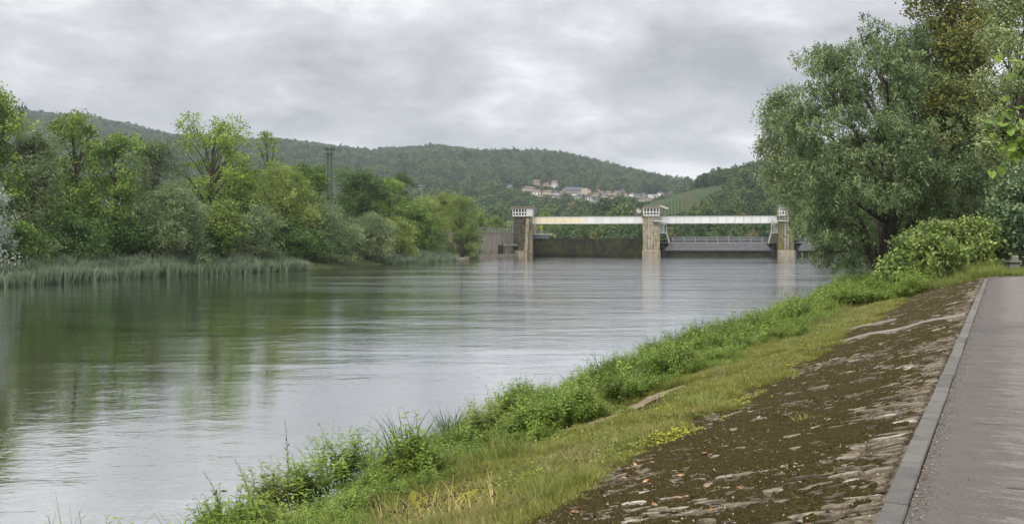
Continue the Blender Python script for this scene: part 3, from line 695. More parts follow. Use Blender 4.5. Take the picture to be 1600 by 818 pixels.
handrail(t, [(*(wl(q) + nrm * .1), ztop) for q in np.linspace(.02, .98, 12)], 1.1, 'railing', .04)
# a lone boulder edge below the trees: stones at the waterline
M_rock = simple_mat('river_rock', (.16, .145, .12), (.07, .06, .045), 3)
rk = np.random.default_rng(5)
for i in range(8):
    x = xl(218 + i * 4.6) + .6 + rk.uniform(-.3, .5); y = 218 + i * 4.6; V, Qs, Ts = stone_shape(rk, 1.6, 1.3, .55); mb = MB(); mb.add(V + (x, y, .02), Qs, Ts)
    mb.obj('boulder', M_rock, None, label='grey boulder at the waterline between the last willow and the river wall', category='boulder', group='boulders at the foot of the left bank')
# masts beyond the left trees
def mast(px, top, d, w, label, arms, base=4.0):
    x = wx(px, d); zt = wz(top, d); t = thing('lattice_mast', label, 'mast', (x, d, base))
    h = w / 2; legs = [(-h, -h), (h, -h), (h, h), (-h, h)]
    for a in legs: MB().tube([(x + a[0] * 1.5, d + a[1] * 1.5, base), (x + a[0], d + a[1], zt)], .07 * w, 4).obj('leg', M_masts, t)
    mb = MB(); n = int((zt - base) / w)
    for k in range(n):
        z0 = base + (zt - base) * k / n; z1 = base + (zt - base) * (k + 1) / n
        for i in range(4):
            a, b = legs[i], legs[(i + 1) % 4]
            if k % 2: a, b = b, a
            mb.tube([(x + a[0] * 1.2, d + a[1] * 1.2, z0), (x + b[0] * 1.2, d + b[1] * 1.2, z1)], .045 * w, 3, False)
    mb.obj('lattice', M_masts, t)
    for (dz, half, hh) in arms: MB().box(x - half, x + half, d - h * 1.2, d + h * 1.2, zt + dz, zt + dz + hh).obj('platform', M_masts, t)
    return t
M_masts = simple_mat('weathered_mast_steel', (.05, .055, .055), (.03, .032, .032))
t = mast(515, 234, 330, 1.3, 'tall dark lattice mast with a double platform standing behind the left trees', [(-1.7, 1.5, .3), (0, 1.9, .35)])
for k in (-1.5, -.7, .7, 1.5): MB().box(wx(515, 330) + k - .2, wx(515, 330) + k + .2, 329.4, 330, wz(234, 330) + .35, wz(234, 330) + .95).obj('lamp_head', M_masts, t)
t = mast(33, 170, 300, 1.2, 'dark lattice mast top with crossarms showing above the leftmost trees', [(-1.4, 1.6, .3), (0, 2.0, .3)])
for k in (-1.7, -.6, .5, 1.6): MB().box(wx(33, 300) + k - .18, wx(33, 300) + k + .18, 299.4, 300, wz(170, 300) + .3, wz(170, 300) + .95).obj('lamp_head', M_masts, t)
t = thing('lamp_post', 'thin grey lamp post rising between the olive willow and the dark tree near the wall', 'lamp post', (wx(659, 300), 300, 7))
MB().tube([(wx(659, 300), 300, 7), (wx(659, 300), 300, wz(290, 300))], [.16, .09], 6).obj('pole', M_steel, t)
for k, zz in ((-1, 0), (1, 0), (-.8, -.9), (.8, -.9)): MB().box(wx(659, 300) + min(0, k * 1.1), wx(659, 300) + max(0, k * 1.1), 299.8, 300.1, wz(290, 300) + zz - .08, wz(290, 300) + zz + .12).obj('lamp_arm', M_steel, t)
# ------------------------------------------------------------------ trees
def unit(v): return v / (np.linalg.norm(v, axis=-1, keepdims=True) + 1e-9)
def leaf_quads(c, ax, nm, L_, Wd):
    """diamond leaves: centre, long axis, approx normal"""
    ax = unit(ax); sd = unit(np.cross(nm, ax)); h = ax * (L_ / 2)[:, None]; w = sd * (Wd / 2)[:, None]
    V = np.stack((c - h, c + w * 1.0 - h * .15, c + h, c - w * 1.0 - h * .15), 1).reshape(-1, 3)
    return V, np.arange(len(c) * 4).reshape(-1, 4)
GAIN = 2.05
LEAF = {
    'grey_willow': leaf_mat('grey_willow_leaves', (.032, .047, .019), (.070, .096, .040), (.15, .178, .090), gain=GAIN),
    'silver_willow': leaf_mat('silver_willow_leaves', (.09, .11, .085), (.17, .20, .165), (.28, .31, .27), gain=GAIN),
    'olive_willow': leaf_mat('olive_willow_leaves', (.036, .056, .014), (.085, .115, .026), (.16, .19, .05), gain=GAIN),
    'yellow_willow': leaf_mat('yellow_willow_leaves', (.048, .068, .016), (.110, .135, .028), (.19, .20, .042), gain=GAIN),
    'ash': leaf_mat('ash_leaves', (.032, .055, .012), (.088, .128, .026), (.175, .22, .048), gain=GAIN),
    'locust': leaf_mat('locust_leaves', (.035, .060, .012), (.10, .155, .022), (.19, .25, .04), gain=GAIN),
    'green': leaf_mat('green_tree_leaves', (.022, .040, .010), (.060, .10, .018), (.12, .17, .035), gain=GAIN),
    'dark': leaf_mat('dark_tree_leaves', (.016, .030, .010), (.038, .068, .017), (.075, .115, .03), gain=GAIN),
    'willow': leaf_mat('weeping_willow_leaves', (.024, .038, .015), (.074, .104, .042), (.17, .205, .095), trans=.35, gain=GAIN),
    'maple': leaf_mat('turning_maple_leaves', (.035, .046, .014), (.075, .082, .020), (.17, .13, .03), gain=GAIN),
    'birch': leaf_mat('grey_birch_leaves', (.055, .070, .028), (.115, .140, .060), (.21, .24, .12), gain=GAIN),
    'ivy': leaf_mat('ivy_leaves', (.020, .036, .014), (.055, .085, .036), (.14, .17, .09), spec=.5, rough=.4, gain=GAIN),
    'knotweed': leaf_mat('knotweed_leaves', (.030, .052, .014), (.088, .130, .030), (.20, .24, .065), gain=GAIN),
    'bloom': leaf_mat('pale_blossom', (.24, .26, .10), (.36, .36, .17), (.46, .36, .20)),
}
M_bark = bark_mat('tree_bark', (.028, .024, .018), (.085, .072, .055))
M_barkg = bark_mat('grey_bark', (.05, .048, .04), (.14, .13, .11))
LEAFCOUNT = [0]
def lobes(r, B, k=7, f=.42):
    out = []
    for b in B:
        d = unit(r.normal(size=(k, 3)) + (0, 0, .25)); q = r.uniform(.55, .92, k)
        for i in range(k): out.append((*(b[:3] + d[i] * b[3:6] * q[i]), *(b[3:6] * f * r.uniform(.75, 1.3) * (1, 1, .8))))
        out.append((*b[:3], *(b[3:6] * .55)))
    return np.array(out)

def crown_mesh(r, blobs, kind, L_, Wd, dens, spray, droop=0.0, inner=.25, upbias=.15, tone0=None, leaves_per=12, name='crown', sizevar=.35, mat=None):
    """blobs (k,6): centre + radii. Leaves sit in sprays over each lobe of the crown, thinner where a noise field says so"""
    Cs, Ax, Nm, To = [], [], [], []
    for b in blobs:
        c = b[:3]; R_ = b[3:6]; area = 4 * pi * ((R_[0] * R_[1]) ** 1.6 / 3 + (R_[0] * R_[2]) ** 1.6 / 3 + (R_[1] * R_[2]) ** 1.6 / 3) ** (1 / 1.6)
        ns = max(3, int(area * dens / leaves_per))
        d = unit(r.normal(size=(ns, 3)) + (0, 0, upbias)); d = unit(d)
        q = r.random(ns); rad = np.where(q < inner, r.uniform(.35, .85, ns), r.uniform(.82, 1.10, ns))
        # lumpy surface: radius varies with direction
        lump = vnoise(d[:, 0] * 3 + c[0], d[:, 1] * 3 + d[:, 2] * 2.1 + c[1], .8, 41)
        rad = rad * (.80 + .42 * lump)
        pc = c + d * R_ * rad[:, None]
        keep = vnoise(pc[:, 0] + pc[:, 2] * .7, pc[:, 1] * .8 + pc[:, 2] * .9, 1.3, 42) > .27
        pc, d = pc[keep], d[keep]; ns = len(pc)
        if not ns: continue
        st_ = r.uniform(.0, 1, ns) ** 1.4 * .62 - .08 + .30 * (d[:, 2] * .5 + .5) * 0 + r.normal(0, .05) + (r.random() - .5) * .30
        k = leaves_per; off = r.normal(size=(ns, k, 3)) * spray * np.array((1, 1, .75 + droop * 1.3)) * r.uniform(.7, 1.25, (ns, 1, 1))
        if droop: off[..., 2] -= np.abs(off[..., 2]) * droop * .6
        if droop > .5:                                         # hanging strands
            tt_ = np.linspace(0, 1, k)[None, :, None]; ln_ = r.uniform(.25, 1.0, (ns, 1, 1)); dh = d * (1, 1, 0)
            off = dh[:, None] * (.45 * np.sqrt(tt_)) + np.array((0, 0, -1.)) * ln_ * tt_ ** 1.2 + r.normal(size=(ns, k, 3)) * .12
        cc = (pc[:, None] + off).reshape(-1, 3)
        dd = np.repeat(d, k, 0)
        ax = unit(r.normal(size=(len(cc), 3)) * .8 + dd * .8 * (1 - droop) + np.array((0, 0, -1.5)) * droop)
        nm = unit(r.normal(size=(len(cc), 3)) * .75 + dd * .7 + (0, 0, .45))
        Cs.append(cc); Ax.append(ax); Nm.append(nm); To.append(np.clip(np.repeat(st_, k) + r.normal(.25, .13, len(cc)), 0, 1))
    c = np.vstack(Cs); ax = np.vstack(Ax); nm = np.vstack(Nm); to = np.concatenate(To)
    s = r.uniform(1 - sizevar, 1 + sizevar, len(c)); V, Q = leaf_quads(c, ax, nm, L_ * s, Wd * s)
    LEAFCOUNT[0] += len(c)
    return fast_mesh(name, V, Q, mat or LEAF[kind], False, {'tone': ('FACE', to)})
def limb_pts(r, a, b, sag=.12, n=6):
    a = np.array(a, float); b = np.array(b, float); t = np.linspace(0, 1, n)[:, None]; L_ = np.linalg.norm(b - a)
    mid = (a + b) / 2 + r.normal(size=3) * L_ * .07 + np.array((0, 0, L_ * sag))
    p = (1 - t) ** 2 * a + 2 * t * (1 - t) * mid + t ** 2 * b; p[1:-1] += r.normal(size=(n - 2, 3)) * L_ * .012; return p
def trunk_mesh(r, base, top, r0, blobs, twigs=2, lean=None, fork=.35, sides=7, bark=None):
    mb = MB(); base = np.array(base, float); top = np.array(top, float)
    p = limb_pts(r, base, top, 0, 8); rad = r0 * np.linspace(1, .25, 8) ** .9; rad[0] *= 1.35
    mb.tube(p, rad, sides)
    for b in blobs:
        k = min(6, max(1, int(8 * np.clip((b[2] - base[2]) / max(1, top[2] - base[2]) * .7 - .05, fork * .4, .85)))); s = p[k]
        L_ = np.linalg.norm(b[:3] - s); q = limb_pts(r, s, b[:3], .08); mb.tube(q, np.linspace(min(rad[k] * .7, .05 + L_ * .022), .03, 6), 5, False)
        for j in range(twigs):
            e = b[:3] + unit(r.normal(size=3) + (0, 0, .5)) * b[3:6] * .9; mb.tube(limb_pts(r, q[r.integers(2, 5)], e, .05, 4), np.linspace(.05, .015, 4) * max(1, r0 * 2), 3, False)
    return mb.mesh('trunk', bark or M_bark, True)
def auto_blobs(r, H, w, low=0.05, n=14, shape='round', rr=(.20, .32)):
    B = []
    for i in range(n):
        z = low + (1 - low) * ((i + r.random()) / n)
        if shape == 'round': env = math.sqrt(max(.04, 1 - abs((z - .52) / .56) ** 2.2))
        elif shape == 'bush': env = math.sqrt(max(.05, 1 - max(0, (z - .30) / .74) ** 2))
        elif shape == 'tall': env = .45 + .55 * math.sqrt(max(.02, 1 - abs((z - .6) / .45) ** 2)) if z > .15 else .5
        else: env = 1 - z * .6
        R_ = w * r.uniform(*rr); a = i * 2.4 + r.uniform(-.5, .5); q = max(0, env * w / 2 - R_ * .75) * math.sqrt(r.uniform(.35, 1))
        rz = R_ * r.uniform(.75, 1.05); zc = min(max(z * H, rz * .7), H - rz * .95)
        B.append((q * cos(a), q * sin(a), zc, R_, R_, rz))
    B.append((0, 0, H - w * .2, w * .22, w * .22, w * .2)); B.append((0, 0, H * .5, w * .3, w * .3, H * .28))
    return np.array(B)
def tree(kind, px, top, d, wpx, label, group=None, low=.05, n=14, shape='round', base_z=None, L_=.34, Wd=.21, dens=13, spray=.5, droop=0, seed=0, name='tree', cat='tree', rr=(.20, .32), inner=.25, r0=None, keep_low=True, x=None, lp=12):
    r = np.random.default_rng(seed * 77 + int(px) + 3000); X = wx(px, d) if x is None else x
    bz = float(ground_z(X, d)) - .1 if base_z is None else base_z
    H = wz(top, d) - bz; w = wpx / F * d
    B = auto_blobs(r, H, w, low, n, shape, rr)
    t = thing(name, label, cat, (X, d, bz), group)
    mk('trunk', trunk_mesh(r, (0, 0, 0), (r.uniform(-.04, .04) * w, 0, H * .82), r0 or max(.12, H * .018), B, 2), t)
    mk('crown', crown_mesh(r, lobes(r, B, 6), kind, L_, Wd, dens * (.85 if name != 'shrub' else .5), spray * .8, droop, inner), t)
    return t
def dl(px, off):
    if px > 720: return 252.0 - off
    """distance at which a ray through px runs `off` metres inland of the left waterline"""
    ys = np.arange(60, 400, .5); e = (px - 800) / F * ys - (xl(ys) - off); return ys[np.argmin(np.abs(e))]
# front row along the left bank, then the taller row behind
LT = [
 # kind, px, top, offset, width px, label, options
 ('ash', -12, 142, 12, 120, 'tall bright green tree cut by the left edge, its top above the hill', dict(shape='round', n=18)),
 ('silver_willow', -14, 285, 4, 75, 'silvery willow bush cut by the left edge, the palest foliage on the bank', dict(shape='bush', L_=.4, Wd=.13, name='willow', cat='willow')),
 ('grey_willow', 55, 208, 9, 110, 'large grey green willow just right of the leftmost tall tree', dict(shape='bush', n=17, L_=.36, Wd=.14, name='willow', cat='willow')),
 ('ash', 112, 176, 18, 120, 'tall feathery bright green ash with spiky top, second tall tree from the left', dict(shape='round', n=20, rr=(.13, .22), low=.2)),
 ('ash', 178, 208, 12, 112, 'broad yellow green ash tree with bright sprays down to the reeds', dict(shape='round', n=19, rr=(.14, .24), low=.12)),
 ('grey_willow', 240, 215, 20, 110, 'hazy grey green willow crown rising behind the yellow green ash', dict(shape='round', n=15, L_=.36, Wd=.14, name='willow', cat='willow')),
 ('dark', 120, 330, 6, 110, 'low dark shrub under the bright ash trees behind the reeds', dict(shape='bush', name='shrub', cat='shrub')),
 ('grey_willow', 268, 292, 5, 120, 'rounded grey green willow bush below the tall thin locust, at the reeds', dict(shape='bush', L_=.36, Wd=.14, n=16, name='willow', cat='willow')),
 ('locust', 335, 180, 17, 150, 'tallest open crowned locust tree with dark limbs showing against the sky', dict(shape='tall', n=22, rr=(.10, .17), low=.38, dens=7, r0=.45)),
 ('locust', 418, 206, 22, 50, 'slender sparse locust with a thin feathery top right of the tallest tree', dict(shape='tall', n=10, rr=(.18, .28), low=.3, dens=5)),
 ('ash', 345, 312, 7, 85, 'small yellow green tree with bright drooping sprays below the tallest locust', dict(shape='round', n=14)),
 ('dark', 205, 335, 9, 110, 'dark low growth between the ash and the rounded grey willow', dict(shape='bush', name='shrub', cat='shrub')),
 ('grey_willow', 398, 325, 5, 90, 'grey green willow bush where the first reed bed thins out', dict(shape='bush', L_=.36, Wd=.14, name='willow', cat='willow')),
 ('olive_willow', 445, 262, 10, 125, 'big olive green willow with a broad rounded top near the end of the reeds', dict(shape='bush', n=18, L_=.36, Wd=.14, name='willow', cat='willow')),
 ('green', 482, 256, 22, 95, 'fresh green tree top between the olive willow and the lattice mast', dict(n=14)),
 ('dark', 560, 263, 20, 100, 'dense dark green tree right of the lattice mast', dict(n=15)),
 ('grey_willow', 508, 322, 5, 110, 'grey green willow hanging over the water right of the first reed bed', dict(shape='bush', L_=.36, Wd=.14, n=16, name='willow', cat='willow')),
 ('ash', 606, 276, 17, 70, 'yellow green tree between the dense dark tree and the round dark one', dict(n=14)),
 ('dark', 628, 270, 32, 42, 'small round dark tree set back behind the yellow green one', dict(n=10)),
 ('grey_willow', 572, 335, 4, 100, 'dusky willow bush leaning out over the water below the dark tree', dict(shape='bush', L_=.36, Wd=.14, n=15, name='willow', cat='willow')),
 ('green', 640, 318, 9, 90, 'mid green spreading tree above the second reed bed', dict(shape='bush', n=15)),
 ('olive_willow', 618, 340, 5, 70, 'olive willow bush at the start of the second reed bed', dict(shape='bush', L_=.36, Wd=.14, name='willow', cat='willow')),
 ('yellow_willow', 694, 303, 10, 72, 'golden olive willow with the yellowest crown on the left bank', dict(shape='bush', n=16, L_=.36, Wd=.14, name='willow', cat='willow')),
 ('olive_willow', 722, 305, 6, 70, 'pale olive willow behind the golden one next to the river wall', dict(shape='bush', n=12, L_=.36, Wd=.14, name='willow', cat='willow')),
 ('grey_willow', 733, 348, 2.0, 52, 'low grey green willow bush at the corner of the river wall', dict(shape='bush', n=13, L_=.4, Wd=.15, name='willow', cat='willow')),
 ('green', 30, 345, 6, 90, 'mid green shrub behind the near end of the reeds', dict(shape='bush', name='shrub', cat='shrub')),
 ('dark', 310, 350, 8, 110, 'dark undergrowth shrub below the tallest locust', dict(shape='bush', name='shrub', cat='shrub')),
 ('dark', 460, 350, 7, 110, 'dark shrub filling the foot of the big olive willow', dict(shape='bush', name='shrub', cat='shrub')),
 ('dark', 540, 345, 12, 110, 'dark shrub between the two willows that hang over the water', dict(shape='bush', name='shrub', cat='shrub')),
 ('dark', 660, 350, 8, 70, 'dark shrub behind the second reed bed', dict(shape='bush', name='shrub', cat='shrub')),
 ('olive_willow', 664, 310, 9, 84, 'olive green willow left of the golden one, above the second reed bed', dict(shape='bush', n=14, L_=.36, Wd=.14, name='willow', cat='willow')),
 ('green', 70, 250, 28, 120, 'green tree closing the gap behind the large grey willow', dict(n=12)),
 ('green', 380, 262, 30, 120, 'green tree behind the tallest locust and the slender one', dict(n=12)),
]
for i, (kind, px, top, off, wp, lab, o) in enumerate(LT):
    o = dict(o); tree(kind, px, top, dl(px, off), wp, lab, seed=i, **o)
# the bank goes on beyond the left edge: copies of trees already built
def copy_thing(src, loc, rz, label):
    c = src.copy(); COL.objects.link(c); c.location = loc; c.rotation_euler = (0, 0, rz); c['label'] = label
    for ch in list(src.children):
        k = ch.copy(); COL.objects.link(k); k.parent = c
for nm, (x_, y_), rz, lab in (('willow.001', (-70, 92), 2.1, 'grey green willow upstream of the picture, first beyond its left edge'), ('tree.002', (-84, 86), 1.2, 'broad green tree beyond the left edge, behind the first willow outside'), ('willow.002', (-76, 70), 4.0, 'grey green willow beyond the left edge, second one outside the picture'), ('tree.001', (-92, 62), 3.0, 'feathery ash outside the picture, furthest left on the bank')):
    s_ = bpy.data.objects.get(nm)
    if s_: copy_thing(s_, (x_, y_, float(ground_z(x_, y_)) - .1), rz, lab)
# small trees and shrubs on the platform behind the river wall
tree('ash', 752, 330, 300, 26, 'small bright young tree standing behind the river wall', seed=51, n=9, low=.3, base_z=7.6)
tree('olive_willow', 776, 335, 330, 32, 'round olive shrub on the platform behind the river wall', seed=52, n=9, shape='bush', base_z=7.6, name='shrub', cat='shrub')
tree('green', 800, 346, 345, 30, 'low green shrub just left of the left weir pier', seed=53, n=8, shape='bush', base_z=7.4, name='shrub', cat='shrub')
tree('ash', 852, 330, 420, 30, 'bright green tree beyond the rusty end of the footbridge', seed=54, n=9, base_z=6, L_=.6, Wd=.4, dens=4)

# ---- right bank: willow and its neighbours
def px_blobs(lst, d0, r, sq=.8):
    return np.array([(*P(px, py, d0 + dd), rp / F * d0, rp / F * d0 * sq, rq / F * d0) for (px, py, rp, rq, dd) in lst])
def big_tree(name, label, cat, base, top, r0, lst, d0, kind, seed, stems=(), **kw):
    r = np.random.default_rng(seed); t = thing(name, label, cat, tuple(base)); B = px_blobs(lst, d0, r); B[:, :3] -= np.array(base)
    tw = kw.pop('twigs', 3); me = trunk_mesh(r, (0, 0, 0), np.array(top) - base, r0, B, tw, bark=kw.pop('bark', None)); mk('trunk', me, t)
    for s in stems:
        mb = MB(); pp = np.array([np.array(q) - base for q in s[0]]); mb.tube(pp, np.linspace(s[1], s[1] * .45, len(pp)), 8); mk('limb', mb.mesh('limb', M_bark, True), t)
    mk('crown', crown_mesh(r, lobes(r, B, 8, .38), kind, **kw), t)
    return t
base = P(1376, 452, 72.0)
WL = [(1285, 95, 42, 40, 0), (1300, 150, 55, 50, -2), (1345, 62, 30, 36, 2), (1400, 60, 42, 42, 2), (1380, 120, 60, 55, -3), (1445, 85, 50, 60, 4), (1440, 160, 60, 60, 0), (1500, 130, 55, 70, 5),
      (1270, 200, 42, 45, 0), (1330, 215, 65, 55, -4), (1400, 220, 65, 60, -5), (1475, 225, 62, 55, -2), (1530, 230, 45, 60, 2), (1262, 275, 38, 50, 0), (1300, 290, 55, 50, -4), (1360, 285, 55, 45, -6), (1440, 275, 60, 40, -5), (1510, 290, 50, 50, 0),
      (1262, 330, 30, 45, 1), (1290, 360, 38, 48, -1), (1325, 345, 38, 45, -3), (1350, 385, 22, 32, 2), (1310, 392, 30, 24, 0), (1285, 395, 22, 22, 0), (1420, 318, 40, 22, -3), (1490, 335, 50, 25, 3), (1330, 400, 22, 18, 3), (1270, 250, 40, 45, 3), (1540, 320, 50, 50, 4), (1450, 370, 60, 30, 8), (1370, 330, 40, 40, 8), (1340, 120, 50, 50, 6), (1410, 175, 60, 55, 7), (1350, 250, 60, 55, 7), (1460, 220, 60, 60, 8), (1420, 110, 50, 50, 7)]
big_tree('willow', 'huge spreading willow overhanging the river on the right, its branches trailing to the water', 'willow', base, P(1400, 130, 74), .62, WL, 72.0, 'willow', 101,
         stems=[([P(1378, 440, 72), P(1362, 395, 71.5), P(1345, 350, 71), P(1318, 300, 70)], .42), ([P(1384, 440, 72.3), P(1392, 380, 72.6), P(1400, 310, 73), P(1412, 250, 73)], .38), ([P(1390, 430, 72), P(1425, 345, 71), P(1455, 290, 70), P(1480, 240, 70)], .34)],
         L_=.28, Wd=.085, dens=58, spray=.30, droop=.6, inner=.08, leaves_per=16)
b2 = P(1378, 445, 95.0)
big_tree('willow', 'narrower willow standing behind the left shoulder of the huge one, its top standing clear', 'willow', b2, P(1222, 160, 95), .4,
         [(1222, 150, 26, 26, 0), (1210, 185, 26, 34, 1), (1240, 190, 30, 36, -2), (1206, 225, 22, 30, 0), (1232, 240, 36, 36, 0), (1212, 275, 26, 28, 1), (1245, 290, 34, 34, 0), (1225, 310, 16, 18, 0), (1255, 340, 30, 30, 0)], 95.0, 'willow', 102, L_=.34, Wd=.11, dens=40, spray=.36, droop=.45, inner=.15)
b3 = P(1485, 430, 84.0)
big_tree('maple', 'tall tree with foliage turning brown, its top cut by the upper edge of the picture', 'tree', b3, P(1485, 10, 84), .55,
         [(1470, -40, 60, 50, 0), (1520, -30, 50, 55, 2), (1460, 25, 42, 42, -1), (1500, 40, 55, 55, 0), (1480, 90, 48, 45, -4), (1520, 110, 50, 55, -2), (1470, 145, 36, 36, -7), (1500, 170, 45, 42, -6), (1530, 190, 45, 45, 0), (1485, 205, 35, 30, -7), (1550, 60, 40, 60, 3)], 76.0, 'maple', 103, L_=.25, Wd=.19, dens=34, spray=.38, inner=.3)
b4 = P(1600, 428, 60.0)
big_tree('birch', 'tall pale green grey tree at the right edge, hanging over the dark ivy', 'tree', b4, P(1600, 20, 60), .35,
         [(1570, 20, 40, 40, 0), (1620, 0, 60, 50, 0), (1560, 80, 36, 40, -1), (1610, 90, 50, 50, 0), (1548, 130, 28, 34, -1), (1590, 150, 45, 45, -2), (1545, 190, 28, 34, -1), (1590, 210, 45, 40, -2), (1550, 245, 30, 32, -2), (1590, 265, 45, 36, -1), (1640, 150, 60, 80, 0), (1575, -50, 60, 50, 0), (1620, 260, 50, 60, 2)], 58.0, 'birch', 104, L_=.20, Wd=.12, dens=48, spray=.26, droop=.3, inner=.15, leaves_per=16)
b5 = P(1585, 424, 54.0)
big_tree('ivy_tree', 'dark ivy clad tree trunk with glossy leaves beside the stone pedestal', 'tree', b5, P(1588, 260, 54), .35,
         [(1570, 290, 30, 30, 0), (1600, 300, 36, 36, 0), (1562, 330, 24, 26, 0), (1590, 345, 34, 34, -1), (1566, 365, 22, 24, -1), (1600, 385, 30, 26, 0), (1572, 395, 20, 20, -1), (1556, 392, 14, 18, 0), (1640, 340, 40, 50, 0)], 53.0, 'ivy', 105, L_=.18, Wd=.14, dens=48, spray=.25, inner=.3, leaves_per=14)
# dark trees and hedge closing the view behind them
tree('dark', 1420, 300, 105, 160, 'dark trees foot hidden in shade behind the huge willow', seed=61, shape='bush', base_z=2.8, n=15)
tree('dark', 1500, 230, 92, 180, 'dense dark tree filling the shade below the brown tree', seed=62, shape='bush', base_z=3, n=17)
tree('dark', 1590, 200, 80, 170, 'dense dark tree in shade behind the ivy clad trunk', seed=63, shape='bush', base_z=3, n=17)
tree('green', 1680, 150, 66, 150, 'green tree just outside the right edge behind the path', seed=64, shape='bush', base_z=3, n=14)
tree('green', 1345, 335, 150, 80, 'distant green shrub on the far bank seen through the willow', seed=66, shape='bush', base_z=.5, n=10)
for i, (px, d_, wp, tp) in enumerate(((1330, 195, 120, 330), (1420, 180, 130, 310), (1530, 150, 150, 300))):
    tree('dark', px, tp, d_, wp, ['bushy dark tree on the bank past the willow, nearest the right pier', 'bushy dark tree on the bank behind the willow trunk', 'bushy dark tree far behind the knotweed thicket'][i], seed=70 + i, shape='bush', base_z=2, n=14)
# knotweed thicket
r = np.random.default_rng(9); kb0 = P(1470, 433, 54.0); t = thing('knotweed_bush', 'wide arching knotweed thicket with pale cream blossom at the end of the paved bank', 'bush', tuple(kb0))
KL = [(1530, 372, 26, 26, 0), (1498, 366, 28, 24, -1), (1466, 368, 28, 22, -1.5), (1436, 378, 26, 20, -2), (1412, 395, 24, 20, -2), (1392, 415, 20, 18, -2), (1376, 432, 16, 14, -2), (1440, 402, 30, 22, -3), (1475, 395, 32, 22, -3), (1510, 392, 28, 22, -2), (1420, 422, 26, 18, -3), (1400, 436, 22, 12, -3), (1540, 395, 20, 22, 0), (1450, 425, 22, 16, -2), (1500, 410, 22, 12, -1), (1540, 360, 22, 20, 1)]
B = px_blobs(KL, 52.0, r, 1.2); B[:, 1] += (kb0[1] - 54); B[:, :3] -= kb0
mb = MB()
for b in B:
    for j in range(5): mb.tube(limb_pts(r, (b[0] * .8 + r.normal(0, .3), b[1] * .8 + r.normal(0, .3), -.2 + (0 if b[0] > 0 else -.8)), b[:3] + r.normal(size=3) * .4, .2, 6), np.linspace(.03, .01, 6), 4, False)
mk('stems', mb.mesh('stems', M_barkg, True), t)
mk('foliage', crown_mesh(r, lobes(r, B, 7, .45), 'knotweed', .20, .14, 64, .20, .45, .2, .3, leaves_per=12), t)
top = B[[0, 1, 2, 3, 4, 5, 6, 8, 9, 15]].copy(); top[:, 3:] *= 1.05; top[:, 2] += .10
mk('blossom', crown_mesh(r, lobes(r, top, 6), 'bloom', .08, .05, 9, .10, 0, 0, 1.8, leaves_per=9, name='blossom'), t)
# stone pedestal in front of the ivy
t = thing('stone_pedestal', 'low grey stone pedestal with a projecting slab at the end of the path', 'pedestal', tuple(P(1582.5, 422, 49.5)))
M_ped = simple_mat('pedestal_stone', (.20, .19, .16), (.10, .095, .08), 6)
zb_, z2, z3 = wz(423, 49.5), wz(409.5, 49.5), wz(406.5, 49.5)
MB().box(wx(1575.5, 49.5), wx(1590.5, 49.5), 49.3, 49.75, zb_ - .2, z2).obj('block', M_ped, t); MB().box(wx(1573.5, 49.5), wx(1592, 49.5), 49.2, 49.85, z2, z3).obj('slab', M_ped, t)
V, Qs, Ts = stone_shape(r, .42, .3, .22); MB().add(V + (wx(1586, 49.5), 49.5, z3 + .02), Qs, Ts).obj('rough_stone', M_ped, t)
# linden with large leaves reaching in at the top right
lt = thing('linden_tree', 'linden branch with large fresh lime green leaves hanging in at the upper right edge', 'tree', (9.4, 13.2, ZP))
r = np.random.default_rng(12)
mb = MB(); mb.tube([(0, 0, -.1), (.1, 0, 2.2), (0, .1, 4.5), (.1, 0, 8)], [.24, .2, .17, .1], 9); mk('trunk', mb.mesh('trunk', M_bark, True), lt)
LM = leaf_mat('linden_leaves', (.08, .145, .02), (.155, .25, .036), (.26, .36, .06), trans=.45, obj_var=.7, spec=.4, rough=.45)
def heart_leaf(fold, seed):
    q = np.random.default_rng(seed); o = np.array([(0, 0), (.20, -.16), (.42, -.05), (.50, .22), (.38, .52), (.16, .82), (0, 1.05), (-.16, .82), (-.38, .52), (-.50, .22), (-.42, -.05), (-.20, -.16)])
    z = -np.abs(o[:, 0]) * fold - o[:, 1] ** 2 * .22 + q.normal(0, .015, 12); V = np.column_stack((o, z)); V = np.vstack((V, (0, .45, -.03)))
    T = [(12, i, (i + 1) % 12) for i in range(12)]; return fast_mesh('leaf', V, np.array(T), LM, True, {'tone': ('FACE', q.uniform(.3, .8, 12))})
HL = [heart_leaf(f_, i) for i, f_ in enumerate((.15, .35, .5, -.1, .25, .4))]
lo = np.array(lt.location)
br = [([(9.4, 13.2, ZP + 3.4), P(1680, 130, 13.6), P(1615, 145, 13.8), P(1580, 165, 13.8), P(1566, 215, 13.8)], 90, P(1580, 205, 13.8), (26, 42)),
      ([(9.45, 13.2, ZP + 4.6), P(1690, 50, 13.4), P(1630, 70, 13.5), P(1598, 92, 13.5), P(1592, 118, 13.5)], 34, P(1602, 102, 13.5), (12, 20)),
      ([(9.4, 13.2, ZP + 2.8), P(1680, 190, 13.8), P(1625, 205, 14), P(1592, 235, 14)], 46, P(1600, 228, 14), (20, 22))]
